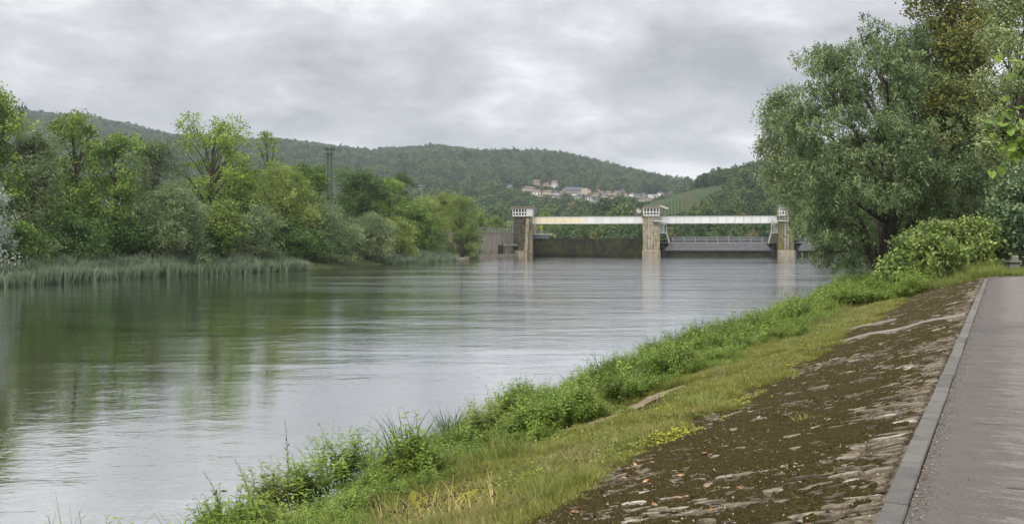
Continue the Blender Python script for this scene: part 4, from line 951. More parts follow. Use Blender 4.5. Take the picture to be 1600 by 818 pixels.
for pts_, nl, c, (sx_, sy_) in br:
    pp = np.array(pts_) - lo; mb = MB(); mb.tube(pp, np.linspace(.035, .008, len(pp)), 5, False); mk('branch', mb.mesh('branch', M_bark, True), lt)
    for k in range(nl):
        px_, py_ = r.normal(0, .55), r.normal(0, .55)
        q = c + np.array((px_ * sx_ / 1386 * 14, r.normal(0, .25), py_ * sy_ / 1386 * 14)) - lo
        o = mk('leaf', HL[k % 6], lt); s_ = r.uniform(.09, .155); o.location = q; o.scale = (s_, s_, s_)
        if k % 2 == 0: mk('twig', MB().tube([pp[-1 - (k // 3) % 3], (pp[-1 - (k // 3) % 3] + q) / 2 + (0, 0, .05), q], [.008, .005, .003], 4, False).mesh('twig', M_bark, True), lt)
        o.rotation_euler = (radians(-125 + r.normal(0, 24)), r.normal(0, .35), r.normal(0, .9))
# ------------------------------------------------------------------ scattering of countless growth over points (one object per kind of growth)
def proto_collection(name, meshes):
    c = bpy.data.collections.new(name)
    for i, me in enumerate(meshes):
        o = bpy.data.objects.new('%s_%02d' % (name, i), me); c.objects.link(o)
    return c
def scatter(name, pts, rot, scl, idx, coll, label, **props):
    me = bpy.data.meshes.new(name); n = len(pts); me.vertices.add(n); me.vertices.foreach_set('co', np.asarray(pts, np.float32).ravel())
    a = me.attributes.new('rot', 'FLOAT_VECTOR', 'POINT'); a.data.foreach_set('vector', np.asarray(rot, np.float32).ravel())
    a = me.attributes.new('scl', 'FLOAT_VECTOR', 'POINT'); a.data.foreach_set('vector', np.asarray(scl, np.float32).ravel())
    a = me.attributes.new('idx', 'INT', 'POINT'); a.data.foreach_set('value', np.asarray(idx, np.int32))
    o = mk(name, me, None, label=label, kind='stuff', **props)
    g = bpy.data.node_groups.new(name, 'GeometryNodeTree'); g.interface.new_socket('Geometry', in_out='INPUT', socket_type='NodeSocketGeometry'); g.interface.new_socket('Geometry', in_out='OUTPUT', socket_type='NodeSocketGeometry')
    N = g.nodes; L_ = g.links; gi = N.new('NodeGroupInput'); go = N.new('NodeGroupOutput'); ip = N.new('GeometryNodeInstanceOnPoints'); ci = N.new('GeometryNodeCollectionInfo')
    ci.inputs['Collection'].default_value = coll; ci.inputs['Separate Children'].default_value = True; ci.inputs['Reset Children'].default_value = True
    def at(nm, typ):
        q = N.new('GeometryNodeInputNamedAttribute'); q.data_type = typ; q.inputs[0].default_value = nm; return q.outputs[0]
    L_.new(gi.outputs[0], ip.inputs['Points']); L_.new(ci.outputs[0], ip.inputs['Instance']); ip.inputs['Pick Instance'].default_value = True
    L_.new(at('idx', 'INT'), ip.inputs['Instance Index'])
    er = N.new('FunctionNodeEulerToRotation'); L_.new(at('rot', 'FLOAT_VECTOR'), er.inputs[0]); L_.new(er.outputs[0], ip.inputs['Rotation'])
    L_.new(at('scl', 'FLOAT_VECTOR'), ip.inputs['Scale']); L_.new(ip.outputs[0], go.inputs[0])
    mod = o.modifiers.new('scatter', 'NODES'); mod.node_group = g
    return o
# ------------------------------------------------------------------ village on the hillside
VIL = []    # x, y, r keep-clear
M_hw = {'white': simple_mat('house_white', (.62, .61, .59), (.54, .53, .51), .3), 'cream': simple_mat('house_cream', (.42, .37, .29), (.37, .32, .25), .3), 'pink': simple_mat('house_pink', (.42, .34, .29), (.37, .3, .25), .3), 'grey': simple_mat('house_grey', (.26, .25, .25), (.22, .21, .21), .3)}
M_hr = {'red': simple_mat('roof_red', (.15, .105, .085), (.11, .08, .065), .5), 'brown': simple_mat('roof_brown', (.15, .10, .08), (.11, .075, .06), .5), 'slate': simple_mat('roof_slate', (.085, .09, .105), (.06, .065, .075), .5)}
def house(px, py, wpx, hpx, wall, roof, label, group=None, rz=0.0, win=0, flat=False):
    h0 = hit(px, py, 700)
    if h0 is None: return
    d = h0[1]; s = d / F; w, h = wpx * s * .78, hpx * s * .66; dep = w * .8; rh = hpx * s * .36
    VIL.append((h0[0], h0[1], w * .62, w * 1.3, h0[2] + h * .15)); t = thing('house', label, 'house', (h0[0], h0[1], h0[2] - .5), group, rz)
    MB().box(-w / 2, w / 2, -dep / 2, dep / 2, -2.5, h).obj('wall', M_hw[wall], t, world=False)
    if flat: MB().box(-w / 2 - .3, w / 2 + .3, -dep / 2 - .3, dep / 2 + .3, h, h + .5).obj('roof', M_hr[roof], t, world=False)
    else:
        a, b = w / 2 + .5, dep / 2 + .6
        mb = MB(); mb.add([(-a, -b, h - .2), (a, -b, h - .2), (a, b, h - .2), (-a, b, h - .2), (-a, 0, h + rh), (a, 0, h + rh)], [(0, 1, 5, 4), (2, 3, 4, 5)], [(3, 0, 4), (1, 2, 5)]); mb.add([(-a, -b, h - .2), (a, -b, h - .2), (a, b, h - .2), (-a, b, h - .2)], [(3, 2, 1, 0)])
        mb.obj('roof', M_hr[roof], t, world=False)
    if win:
        wm = MB().box(-.75, .75, -.06, .06, -.9, .9).mesh('window', M_glassd)
        for k in range(win):
            for z in (h * .3, h * .72) if h > 6 else (h * .55,):
                o = mk('window', wm, t); o.location = (-w / 2 + w * (k + .5) / win, -dep / 2 - .05, z)
    return t
# individually described houses: px, py of the base, width and height in px
HS = [(797, 294, 12, 6, 'white', 'slate', 'long white house alone at the left end of the hillside village', 3), (814, 295, 4, 4, 'white', 'slate', 'tiny white house next to the lone long one on the left', 0),
 (838, 290, 13, 9, 'cream', 'brown', 'cream house highest up at the left of the village', 3), (826, 299, 20, 8, 'cream', 'red', 'wide house with broad red roof at the left of the village', 0), (838, 305, 14, 9, 'white', 'red', 'bright white gabled house below the broad red roof', 2),
 (855, 292, 14, 7, 'cream', 'brown', 'cream house left of the tall white block in the upper row', 3), (867, 294, 11, 12, 'white', 'brown', 'tall white block standing over the middle of the village', 3), (857, 304, 20, 7, 'pink', 'red', 'long red roofed house in the second row', 0), (869, 305, 10, 7, 'white', 'slate', 'white house with grey roof at the end of the long red roof', 2),
 (878, 304, 11, 6, 'grey', 'red', 'house with dull red roof below the church nave', 0), (845, 308, 9, 5, 'white', 'red', 'small white house at the lower edge left', 0), (868, 309, 12, 5, 'cream', 'slate', 'low cream house at the wood edge below the second row', 0),
 (897, 306, 9, 6, 'white', 'red', 'white house with red roof right under the church', 0), (903, 311, 12, 6, 'white', 'slate', 'white house with grey roof below the church, at the wood edge', 2), (912, 305, 12, 7, 'pink', 'brown', 'pink brown house right of the church front', 0), (919, 301, 10, 6, 'cream', 'red', 'cream house with orange roof right of the church', 0),
 (921, 313, 13, 7, 'white', 'brown', 'white house with a large pale gable in the lower middle', 2), (930, 307, 12, 6, 'cream', 'red', 'cream house with red roof in the middle right rows', 0), (926, 318, 6, 4, 'white', 'slate', 'lowest small white house at the bottom of the village', 0), (931, 317, 10, 8, 'grey', 'slate', 'grey slate roofed house low in the village', 0),
 (939, 303, 11, 5, 'grey', 'brown', 'grey house with brown roof in the upper right rows', 0), (945, 309, 10, 6, 'cream', 'brown', 'cream house low in the right rows', 0), (950, 304, 11, 6, 'pink', 'red', 'pink house with red roof in the right rows', 0), (963, 305, 13, 7, 'pink', 'red', 'orange pink house left of the blue grey block', 2), (972, 301, 11, 6, 'grey', 'slate', 'blue grey block in the upper right row', 2),
 (978, 307, 10, 5, 'cream', 'red', 'cream house above the dark wood on the right', 0), (988, 307, 12, 7, 'white', 'slate', 'white house with steep dark gable above the vineyard wood', 2), (998, 309, 12, 6, 'grey', 'slate', 'dark slate house next to the steep gable', 0), (1006, 307, 8, 6, 'pink', 'slate', 'pink house with dark roof left of the modern white building', 0),
 (1020, 309, 16, 8, 'white', 'slate', 'modern white building with rows of dark windows above the vineyard', 4), (1032, 306, 13, 8, 'white', 'slate', 'white building with pitched slate roof right of the modern one', 3), (1012, 314, 14, 5, 'cream', 'red', 'low cream house at the head of the vineyard', 0), (1003, 315, 10, 6, 'cream', 'brown', 'cream house left of the low one at the vineyard', 0),
 (1047, 303, 10, 4, 'grey', 'slate', 'rightmost grey house where the road leaves the village', 0), (935, 299, 7, 4, 'white', 'red', 'small white house at the top of the right rows', 0), (883, 299, 8, 5, 'pink', 'brown', 'small house tucked behind the church nave', 0), (957, 312, 8, 5, 'white', 'brown', 'small white house at the wood edge on the right', 0), (909, 300, 8, 4, 'grey', 'red', 'small grey house beside the church front', 0)]
hr = np.random.default_rng(3)
for (px, py, w_, h_, wl_, rf, lab, wn) in HS: house(px, py, w_, h_, wl_, rf, lab, rz=hr.choice([-1, 1]) * hr.uniform(.1, 1.1), win=wn, flat=(px == 1020))
# church: long slate nave, brown tower front, thin spire
h0 = hit(896, 302, 700); s = h0[1] / F; t = thing('church', 'village church with long slate roofed nave and a thin spire', 'church', (h0[0], h0[1], h0[2] - 1))
w = 26 * s; VIL.append((h0[0], h0[1], w * .6, w, h0[2] + 2))
MB().box(-w / 2, w / 2, -5, 5, -2, 5.5 * s).obj('wall', M_hw['grey'], t, world=False)
mb = MB(); a = w / 2 + .4; mb.add([(-a, -6, 5.4 * s), (a, -6, 5.4 * s), (a, 6, 5.4 * s), (-a, 6, 5.4 * s), (-a, 0, 10.5 * s), (a, 0, 10.5 * s)], [(0, 1, 5, 4), (2, 3, 4, 5)], [(3, 0, 4), (1, 2, 5)]); mb.obj('roof', M_hr['slate'], t, world=False)
MB().box(w / 2 - 1, w / 2 + 9 * s, -6, 5, -2, 8 * s).obj('tower', M_hw['pink'], t, world=False)
MB().tube([(7 * s, 0, 9 * s), (7 * s, 0, 11 * s), (7 * s, 0, 19 * s)], [1.6, 1.4, .15], 6).obj('spire', M_hr['slate'], t, world=False)

# ------------------------------------------------------------------ vineyard and its track
vineM = NT('vine_rows'); f = vineM.noise(vineM.pos('World'), .15, 5, .6); vineM.bsdf(vineM.ramp(f, [(.3, (.034, .060, .020)), (.7, (.048, .074, .025))]), .9, .1)
VPOLY = [(975, 338), (1010, 322), (1052, 307), (1068, 300), (1085, 296), (1136, 289), (1140, 293), (1100, 312), (1078, 326), (1058, 338)]
def in_poly(px, py, poly=VPOLY):
    px = np.asarray(px); py = np.asarray(py); c = np.zeros(px.shape, bool); n = len(poly)
    for i in range(n):
        x1, y1 = poly[i]; x2, y2 = poly[(i + 1) % n]
        q = ((y1 > py) != (y2 > py)) & (px < (x2 - x1) * (py - y1) / (y2 - y1 + 1e-9) + x1); c ^= q
    return c
def to_px(x, y, z): return 800 + F * x / y, HOR - F * (z - CZ) / y
def visible_from(x, y, z):
    """crude line of sight over the terrain"""
    ok = np.ones(len(x), bool)
    for t in np.linspace(.3, .97, 26):
        ok &= ground_z(x * t, y * t) < CZ + (z - CZ) * t + 6
    return ok
gx, gy = np.meshgrid(np.arange(100, 330, 3.0), np.arange(480, 1010, 3.0)); gx = gx.ravel(); gy = gy.ravel(); gz = ground_z(gx, gy); ppx, ppy = to_px(gx, gy, gz)
VINE = in_poly(ppx, ppy)
print('vine cells', VINE.sum(), 'z', gz[VINE].min() if VINE.any() else None)
mb = MB()
for x in np.arange(100, 330, 2.6):
    run = []
    for y in np.arange(480, 1010, 6.0):
        xx = x + (y - 700) * .18; z = float(ground_z(xx, y)); a, b = to_px(xx, y, z)
        if in_poly(np.array([a]), np.array([b]))[0]: run.append((xx, y, z))
        else:
            if len(run) > 1:
                R_ = np.array(run); V = []
                for q in R_: V += [(q[0] - 1.2, q[1], q[2] - .3), (q[0] - .6, q[1], q[2] + .9 + hr.uniform(-.15, .15)), (q[0] + .6, q[1], q[2] + .9 + hr.uniform(-.15, .15)), (q[0] + 1.2, q[1], q[2] - .3)]
                I = np.arange(len(V)).reshape(-1, 4); mb.add(V, np.vstack([np.stack((I[:-1, k], I[1:, k], I[1:, k + 1], I[:-1, k + 1]), -1) for k in range(3)]))
            run = []
if mb.V: mb.obj('vineyard', vineM.m, kind='stuff', label='light green vine rows on the slope above the middle weir pier')
M_track = simple_mat('track_gravel', (.24, .215, .18), (.19, .17, .14), .3)
def track(pxs, w, label):
    C = [hit(a, b, 430) for a, b in pxs]; C = [c for c in C if c is not None]; C = np.array(C)
    t = np.linspace(0, len(C) - 1, 40); i = np.clip(t.astype(int), 0, len(C) - 2); f_ = (t - i)[:, None]; Cx = C[i] * (1 - f_) + C[i + 1] * f_
    tn = unit(np.gradient(Cx, axis=0)); sd = np.stack((-tn[:, 1], tn[:, 0], tn[:, 0] * 0), -1); A = Cx - sd * w / 2; B_ = Cx + sd * w / 2
    A[:, 2] = ground_z(A[:, 0], A[:, 1]) + 1.2; B_[:, 2] = ground_z(B_[:, 0], B_[:, 1]) + 1.2
    V = np.stack((A, B_), 1).reshape(-1, 3); I = np.arange(80).reshape(40, 2); mb = MB(); mb.add(V, np.stack((I[:-1, 0], I[1:, 0], I[1:, 1], I[:-1, 1]), -1)[:, ::-1]); mb.obj('track', M_track, kind='structure', label=label); return Cx
track([(999, 335), (996, 328), (996, 322), (1003, 317)], 3, 'pale farm track winding up the vineyard to the village')
track([(1028, 324), (1036, 326), (1044, 329)], 2.5, 'short pale track on the vineyard right of the middle cab')

# ------------------------------------------------------------------ woods: crowns with leafy clumps, thousands of copies
def crown_proto(seed, h, w, kind, n=7, pointed=False):
    r = np.random.default_rng(seed); B = []
    for i in range(n):
        a = r.uniform(0, 2 * pi); z = r.uniform(.25, .85); q = w * .28 * (1 if not pointed else (1 - z)) * r.uniform(.3, 1); R_ = w * r.uniform(.2, .32) * (1 if not pointed else 1.2 - z)
        B.append((q * cos(a), q * sin(a), z * h, R_, R_, R_ * r.uniform(.8, 1.1)))
    B.append((0, 0, h * .85, w * .25, w * .25, h * .16)); B.append((0, 0, h * .5, w * .36, w * .36, h * .34))
    c0 = LEAFCOUNT[0]; m_ = crown_mesh(r, np.array(B), kind, 1.15, .95, 1.05, .5, 0, .1, .5, leaves_per=5, name='wood_crown', mat=M_wood); LEAFCOUNT[0] = c0; return m_
n_ = NT('woodland_leaves'); oi = n_.N.new('ShaderNodeObjectInfo').outputs['Random']; tn = n_.attr('tone')
sp = n_.ramp(oi, [(0, (.034, .062, .028)), (.25, (.052, .092, .037)), (.5, (.074, .120, .042)), (.72, (.100, .150, .052)), (.88, (.13, .175, .06)), (.97, (.14, .165, .055)), (1, (.17, .145, .055))])
c = n_.mix(1.0, sp, n_.ramp(tn, [(0, (.6, .6, .6)), (1, (1.35, 1.35, 1.25))]), 'MULTIPLY')
pb = n_.bsdf(c, .7, .1, link=False); tl = n_.N.new('ShaderNodeBsdfTranslucent'); n_.L.new(c, tl.inputs[0]); mx = n_.N.new('ShaderNodeMixShader'); mx.inputs[0].default_value = .2
n_.L.new(pb.outputs[0], mx.inputs[1]); n_.L.new(tl.outputs[0], mx.inputs[2]); n_.L.new(mx.outputs[0], n_.out.inputs[0]); M_wood = n_.m
W_COLL = proto_collection('wood_crown', [crown_proto(i, 13, 11, None) for i in range(4)] + [crown_proto(10 + i, 16, 9, None, 9) for i in range(2)] + [crown_proto(20, 17, 7, None, 9, True)])
wr = np.random.default_rng(77)
def wood_points(y0, y1, step, tmin, tmax, zmin=-1):
    xs_, ys_ = [], []
    y = y0
    while y < y1:
        st_ = step * (1 + (y - y0) / (y1 - y0) * .25); x = np.arange(tmin * y, tmax * y, st_); xs_.append(x + wr.uniform(-.45, .45, len(x)) * st_); ys_.append(np.full(len(x), y) + wr.uniform(-.45, .45, len(x)) * st_); y += st_
    x = np.concatenate(xs_); y = np.concatenate(ys_); z = ground_z(x, y); return x, y, z
def plant_wood(name, label, x, y, z, s0, s1, keep):
    x, y, z = x[keep], y[keep], z[keep]; n = len(x)
    s = wr.uniform(s0, s1, n) * (.85 + .3 * vnoise(x, y, 45, 61)); idx = wr.choice(7, n, p=[.2, .2, .17, .17, .1, .1, .06])
    for (a, b, rr_, rd, zh) in VIL:                # gardens and low growth below the houses
        m_ = (np.abs(x - a * y / b) < rr_ + 4) & (y < b + 2) & (y > b - 420); cap = (CZ + (zh - CZ) * y / b - z + 1.5 * s) / 16.5
        s = np.where(m_, np.minimum(s, cap), s)
    for hh in np.arange(15, 0, -1.5):              # nothing tall between the camera and the vines
        a_, b_ = to_px(x, y, z - 1.5 * s + hh); s = np.where((hh < 16 * s) & in_poly(a_, b_) & (y < 1000), (hh - 1) / 16.5, s)
    g_ = s > .22; x, y, z, s = x[g_], y[g_], z[g_], s[g_]; n = len(x); idx = idx[g_]
    sc_ = np.stack((s * wr.uniform(.85, 1.2, n), s * wr.uniform(.85, 1.2, n), s), -1); rot = np.stack((np.zeros(n), np.zeros(n), wr.uniform(0, 6.28, n)), -1)
    scatter(name, np.stack((x, y, z - 1.5 * s), -1), rot, sc_, idx, W_COLL, label); print(name, n)
def clear_of_village(x, y):
    ok = np.ones(len(x), bool)
    for (a, b, rr_, rd, zh) in VIL: ok &= ~((np.abs(x - a * y / b) < rr_ + 3) & (y < b + 6) & (y > b - rd * .6 - 8))
    return ok
# the big ridge
x, y, z = wood_points(700, 2680, 10.5, -.9, .42); pa, pb_ = to_px(x, y, z); hill_ok = z > 9
keep = hill_ok & clear_of_village(x, y) & visible_from(x, y, z + 14) & (pa > -420) & ~((pa > 972) & (y < 1150))
plant_wood('hill_woodland', 'broadleaved woodland covering the long ridge behind the river', x, y, z, .85, 1.6, keep)
# nearer hill on the right
x, y, z = wood_points(430, 1120, 7.2, .10, .62); pa, pb_ = to_px(x, y, z)
keep = (z > 7.5) & visible_from(x, y, z + 14) & ~in_poly(pa, pb_) & ~((pa < 1062) & (pb_ < 345) & (pb_ > 288) & in_poly(pa, pb_, [(968, 342), (1075, 290), (1140, 286), (1062, 345)])) & (pa > 970) & (pa < 1330)
plant_wood('right_hill_woodland', 'dark mixed woodland on the nearer hill right of the vineyard', x, y, z, .55, 1.1, keep)
# flat woods upstream: seen under and over the footbridge, and behind the left bank
x, y, z = wood_points(430, 760, 8.5, -.9, .46); pa, pb_ = to_px(x, y, z)
keep = (z < 40) & (pa > -420) & ~((pa > 960) & (y > 600)) & (~in_poly(pa, pb_ )) & (wr.random(len(x)) < .9)
plant_wood('valley_woodland', 'low riverside woodland upstream of the weir', x, y, np.minimum(z, 30), .42, .78, keep)
# ------------------------------------------------------------------ growth on the near bank
def blade_set(r, n, h, w, spread, bend, base=.06, seg=4, up=1.0):
    """curved grass blades, seg quads each; returns V, Q, tones"""
    a = r.uniform(0, 2 * pi, n); p0 = np.stack((np.cos(a), np.sin(a)), -1) * (base * np.sqrt(r.random(n)))[:, None]
    hh = h * r.uniform(.55, 1.1, n); out = r.uniform(.2, 1, n) * spread * hh; az = a + r.normal(0, .6, n); bd = r.uniform(.2, 1, n) * bend * hh
    t = np.linspace(0, 1, seg + 1); X_ = p0[:, None, 0] + np.cos(az)[:, None] * (out[:, None] * t + bd[:, None] * t ** 2.5)
    Y_ = p0[:, None, 1] + np.sin(az)[:, None] * (out[:, None] * t + bd[:, None] * t ** 2.5); Z_ = hh[:, None] * (t * up - .35 * (bd / hh)[:, None] * t ** 3)
    ww = w * r.uniform(.6, 1.2, n)[:, None] * (1 - t ** 2 * .92)[None] / 2; sa = az + pi / 2 + r.normal(0, .5, n)
    A = np.stack((X_ - np.cos(sa)[:, None] * ww, Y_ - np.sin(sa)[:, None] * ww, Z_), -1); B = np.stack((X_ + np.cos(sa)[:, None] * ww, Y_ + np.sin(sa)[:, None] * ww, Z_), -1)
    V = np.stack((A, B), 2).reshape(-1, 3); I = np.arange(n * (seg + 1) * 2).reshape(n, seg + 1, 2)
    Q = np.stack((I[:, :-1, 0], I[:, :-1, 1], I[:, 1:, 1], I[:, 1:, 0]), -1).reshape(-1, 4); return V, Q, np.repeat(r.random(n), seg)
def leafy_stems(r, ns, h, leaf, lw, spread=.35, pairs=8, curl=.3, stem=.004, base=.10):
    """upright herbs: stems with leaf pairs"""
    V, Q, T = [], [], []; off = 0
    for i in range(ns):
        a = r.uniform(0, 2 * pi); b0 = np.array((cos(a), sin(a), 0)) * base * r.random(); hh = h * r.uniform(.6, 1.1); az = r.uniform(0, 2 * pi); ln = spread * r.uniform(.1, 1) * hh
        tip = b0 + (cos(az) * ln, sin(az) * ln, hh); t = np.linspace(0, 1, 5)[:, None]; p = b0 + (tip - b0) * t + np.array((0, 0, 1)) * (hh * .1 * np.sin(pi * t))
        m_ = MB().tube(p, np.linspace(stem, stem * .4, 5), 3, False); v = np.vstack(m_.V); q = np.vstack(m_.Q); V.append(v); Q.append(q + off); off += len(v); T.append(np.full(len(q), .3))
        k = pairs; tt = np.linspace(.15, 1, k); c = b0 + (tip - b0) * tt[:, None] + np.array((0, 0, 1)) * (hh * .1 * np.sin(pi * tt))[:, None]
        ph = np.arange(k) * 1.57 + r.uniform(0, 6)
        for s_ in (0, pi):
            dr = np.stack((np.cos(ph + s_), np.sin(ph + s_), r.uniform(-.35, .5, k)), -1); L_ = leaf * r.uniform(.6, 1.15, k) * (1 - .55 * np.maximum(tt - .6, 0) / .4)
            cc = c + unit(dr) * (L_ / 2)[:, None]; nm = np.stack((r.normal(0, .3, k), r.normal(0, .3, k), np.ones(k)), -1); v, q = leaf_quads(cc, dr, nm, L_, L_ * lw)
            V.append(v); Q.append(q + off); off += len(v); T.append(np.clip(r.normal(.5, .22, k) + .25 * tt, 0, 1))
    return np.vstack(V), np.vstack(Q), np.concatenate(T)
def msh(name, parts, mat):
    V, Q, T = [], [], []; off = 0
    for v, q, t in parts: V.append(v); Q.append(q + off); T.append(t); off += len(v)
    return fast_mesh(name, np.vstack(V), np.vstack(Q), mat, False, {'tone': ('FACE', np.concatenate(T))})
G_lush = leaf_mat('lush_herb', (.035, .075, .012), (.115, .190, .028), (.25, .33, .055), trans=.4, obj_var=.5)
G_grass = leaf_mat('bank_grass', (.075, .108, .020), (.165, .205, .042), (.28, .30, .08), trans=.35, obj_var=.4)
G_reedy = leaf_mat('sedge_blades', (.018, .042, .012), (.040, .080, .022), (.09, .13, .035), trans=.3, obj_var=.3)
G_dry = leaf_mat('dry_grass', (.10, .085, .035), (.24, .20, .085), (.42, .36, .18), trans=.3, obj_var=.3)
G_yel = leaf_mat('yellow_stonecrop', (.12, .13, .018), (.24, .24, .025), (.38, .36, .05), trans=.2, obj_var=.3)
G_short = leaf_mat('short_turf', (.07, .098, .016), (.175, .19, .034), (.30, .28, .08), trans=.3, obj_var=.35)
G_dark = leaf_mat('dock_leaves', (.014, .032, .008), (.030, .060, .014), (.06, .10, .025), trans=.3, obj_var=.3)
G_reed = leaf_mat('reed_leaves', (.065, .10, .055), (.14, .19, .115), (.25, .30, .19), trans=.25, obj_var=.45)
q = np.random.default_rng(4)
C_herb = proto_collection('herb', [msh('herb', [leafy_stems(q, 10, .62, .115, .38, .35, 10)], G_lush) for _ in range(3)] + [msh('herb', [leafy_stems(q, 7, .50, .12, .30, .45, 8)], G_lush) for _ in range(2)] + [msh('herb', [leafy_stems(q, 11, .35, .06, .6, .5, 6)], G_lush)])
C_grass = proto_collection('tuft', [msh('tuft', [blade_set(q, 46, .48, .010, .35, .6)], G_grass) for _ in range(3)] + [msh('tuft', [blade_set(q, 30, .7, .012, .25, .5)], G_grass)])
C_sedge = proto_collection('sedge', [msh('sedge', [blade_set(q, 40, .95, .022, .28, .55, .12, 5)], G_reedy) for _ in range(3)])
C_short = proto_collection('turf', [msh('turf', [blade_set(q, 70, .085, .006, .5, .6, .12, 2)], G_short) for _ in range(4)])
C_dry = proto_collection('straw', [msh('straw', [blade_set(q, 22, .30, .005, .6, .7, .08, 3)], G_dry) for _ in range(3)])
def cushion(seed, mat):
    r_ = np.random.default_rng(seed); n = 110; c = np.stack((r_.normal(0, .09, n), r_.normal(0, .07, n), r_.uniform(.005, .04, n)), -1); ax = unit(r_.normal(size=(n, 3)) * (1, 1, .5)); v, qd = leaf_quads(c, ax, unit(r_.normal(size=(n, 3)) * .5 + (0, 0, 1)), r_.uniform(.02, .04, n), r_.uniform(.015, .025, n)); return msh('cushion', [(v, qd, r_.random(n))], mat)
C_yel = proto_collection('cushion', [cushion(i, G_yel) for i in range(3)])
C_clov = proto_collection('clover', [cushion(10 + i, G_grass) for i in range(3)])
C_reed = proto_collection('reed', [msh('reed', [blade_set(q, 22, 2.3, .10, .16, .30, .45, 4), leafy_stems(q, 9, 2.1, .50, .16, .12, 7, base=.5, stem=.015)], G_reed) for _ in range(3)])

def bank_pts(n_, u0, u1, a, b, rr_, power=1.0):
    uu = u0 + (u1 - u0) * rr_.random(n_) ** power; nn = a + (b - a) * rr_.random(n_); return uu, nn
def vis(u, n, extra=.16):
    p = un(u, n); return (np.abs(p[:, 0] / p[:, 1]) < .58 + extra) & (p[:, 1] > 3) & ((CZ - 1.0 - p[:, 2]) / p[:, 1] < 441 / F + .02)
def bz(u, n): return un(u, n, slope_z(n) - .035 + (vnoise(u, n, .7, 21) - .5) * .10 * sstep(-.7, -1.2, n) + (vnoise(u, n, 2.2, 23) - .5) * .22 * sstep(-4.2, -6, n) + .01)
DIRT = un(*[np.array([v]) for v in (0, 0)])  # placeholder
dc = [slope_hit(px, py) for px, py in ((985, 640), (1020, 622), (950, 655), (1045, 612))]
def to_un(p): return p[..., 0] * UX + p[..., 1] * UY, p[..., 0] * UY - p[..., 1] * UX
DUN = [to_un(np.array(p)) for p in dc]
def dirt(u, n):
    m_ = np.full(np.shape(u), -1.0)
    for (a, b) in DUN: m_ = np.maximum(m_, 1 - np.sqrt(((u - a) / 1.25) ** 2 + ((n - b) / .9) ** 2))
    m_ = np.where(m_ > 0, m_ * 1.3, -1.0)
    return m_ + (vnoise(u, n, .45, 71) - .5) * .7 + (vnoise(u, n, .15, 72) - .5) * .5
def plants(name, label, coll, nk, count, u0, u1, a, b, s0, s1, seed, cond=None, tilt=.15, power=1.6, grow=None, tall=True):
    r_ = np.random.default_rng(seed); u, n = bank_pts(count, u0, u1, a, b, r_, power); k = vis(u, n) & (dirt(u, n) < .12)
    k &= n > -11.9 + 3.2 * sstep(21, 9, u)
    if tall:
        for q_ in (.5, 1.0, 1.6, 2.2): k &= dirt(u + q_, n - .30 * q_) < .10
    if cond is not None: k &= cond(u, n, r_)
    u, n = u[k], n[k]; m_ = len(u); s = r_.uniform(s0, s1, m_) * np.where(tall, .42 + .95 * vnoise(u, n, .95, 301) ** 1.8, .7 + .5 * vnoise(u, n, 1.5, seed)) * (1 + np.maximum(u - 25, 0) * .010)
    if grow is not None: s = s * grow(u, n)
    scatter(name, bz(u, n) - np.array((0, 0, .01)), np.stack((r_.normal(0, tilt, m_), r_.normal(0, tilt, m_), r_.uniform(0, 6.28, m_)), -1), np.stack((s, s, s * r_.uniform(.85, 1.2, m_)), -1), r_.integers(0, nk, m_), coll, label)
    print(name, m_)
edge_n = lambda u: -6.3 + (vnoise(u, u * 0, 2.6, 81) - .5) * 1.7
grow_w = lambda u, n: .65 + .5 * sstep(-6, -8.5, n)
plants('riverside_herbs', 'lush bright green herbs and nettles between the bank and the water', C_herb, 6, 34000, 5, 100, -11.9, -5.4, .65, 1.35, 201, lambda u, n, r_: (n < edge_n(u)) & (vnoise(u, n, 1.1, 82) > .40), .2, 1.7, grow_w)
plants('riverside_grass', 'long green grass growing among the herbs by the water', C_grass, 4, 24000, 5, 110, -11.9, -5.0, .6, 1.3, 202, lambda u, n, r_: (n < edge_n(u) + .4) & (vnoise(u, n, 1.3, 83) > .25), .2, 1.7, grow_w)
plants('sedge_clumps', 'dark green sedge blades at the water edge', C_sedge, 3, 6500, 6, 90, -12.0, -7.6, .6, 1.1, 203, lambda u, n, r_: (vnoise(u, n, 1.8, 84) > .60), .1, 1.5)
plants('bank_turf', 'short yellow green turf between the stones and the herbs', C_short, 4, 60000, 5, 60, -7.6, -3.3, .7, 1.5, 204, lambda u, n, r_: (n < -3.45 + (vnoise(u, n, .8, 85) - .5) * 1.7) & (n > edge_n(u) - .8) & (vnoise(u, n, .45, 86) > .26), .25, 1.7, tall=False)
plants('straw_tufts', 'thin dry straw coloured grass on the middle of the bank', C_dry, 3, 9000, 5, 60, -6.9, -3.3, .5, 1.1, 205, lambda u, n, r_: (n < -3.6 + (vnoise(u, n, .8, 85) - .5) * 1.5) & (vnoise(u, n, .9, 87) > .40), .3, 1.6)
plants('medium_grass', 'knee high mixed grass tufts on the lower bank', C_grass, 4, 9000, 5, 70, -6.9, -3.7, .22, .55, 206, lambda u, n, r_: (n < -4.3 + (vnoise(u, n, 1.2, 88) - .5) * 1.6) & (vnoise(u, n, .8, 89) > .45), .3, 1.6)
plants('stonecrop', 'yellow stonecrop cushions along the foot of the stone paving', C_yel, 3, 9000, 9, 60, -5.2, -3.2, .6, 1.5, 207, lambda u, n, r_: (vnoise(u, n * 2, 1.6, 90) > .50) & (n < -3.3), .1, 1.3)
plants('clover', 'small leaved clover and creeping plants in the turf', C_clov, 3, 22000, 5, 60, -7.4, -3.6, .8, 1.8, 208, lambda u, n, r_: (n < -3.7 + (vnoise(u, n, .8, 85) - .5) * 1.6) & (vnoise(u, n, .7, 91) > .40), .1, 1.6, tall=False)
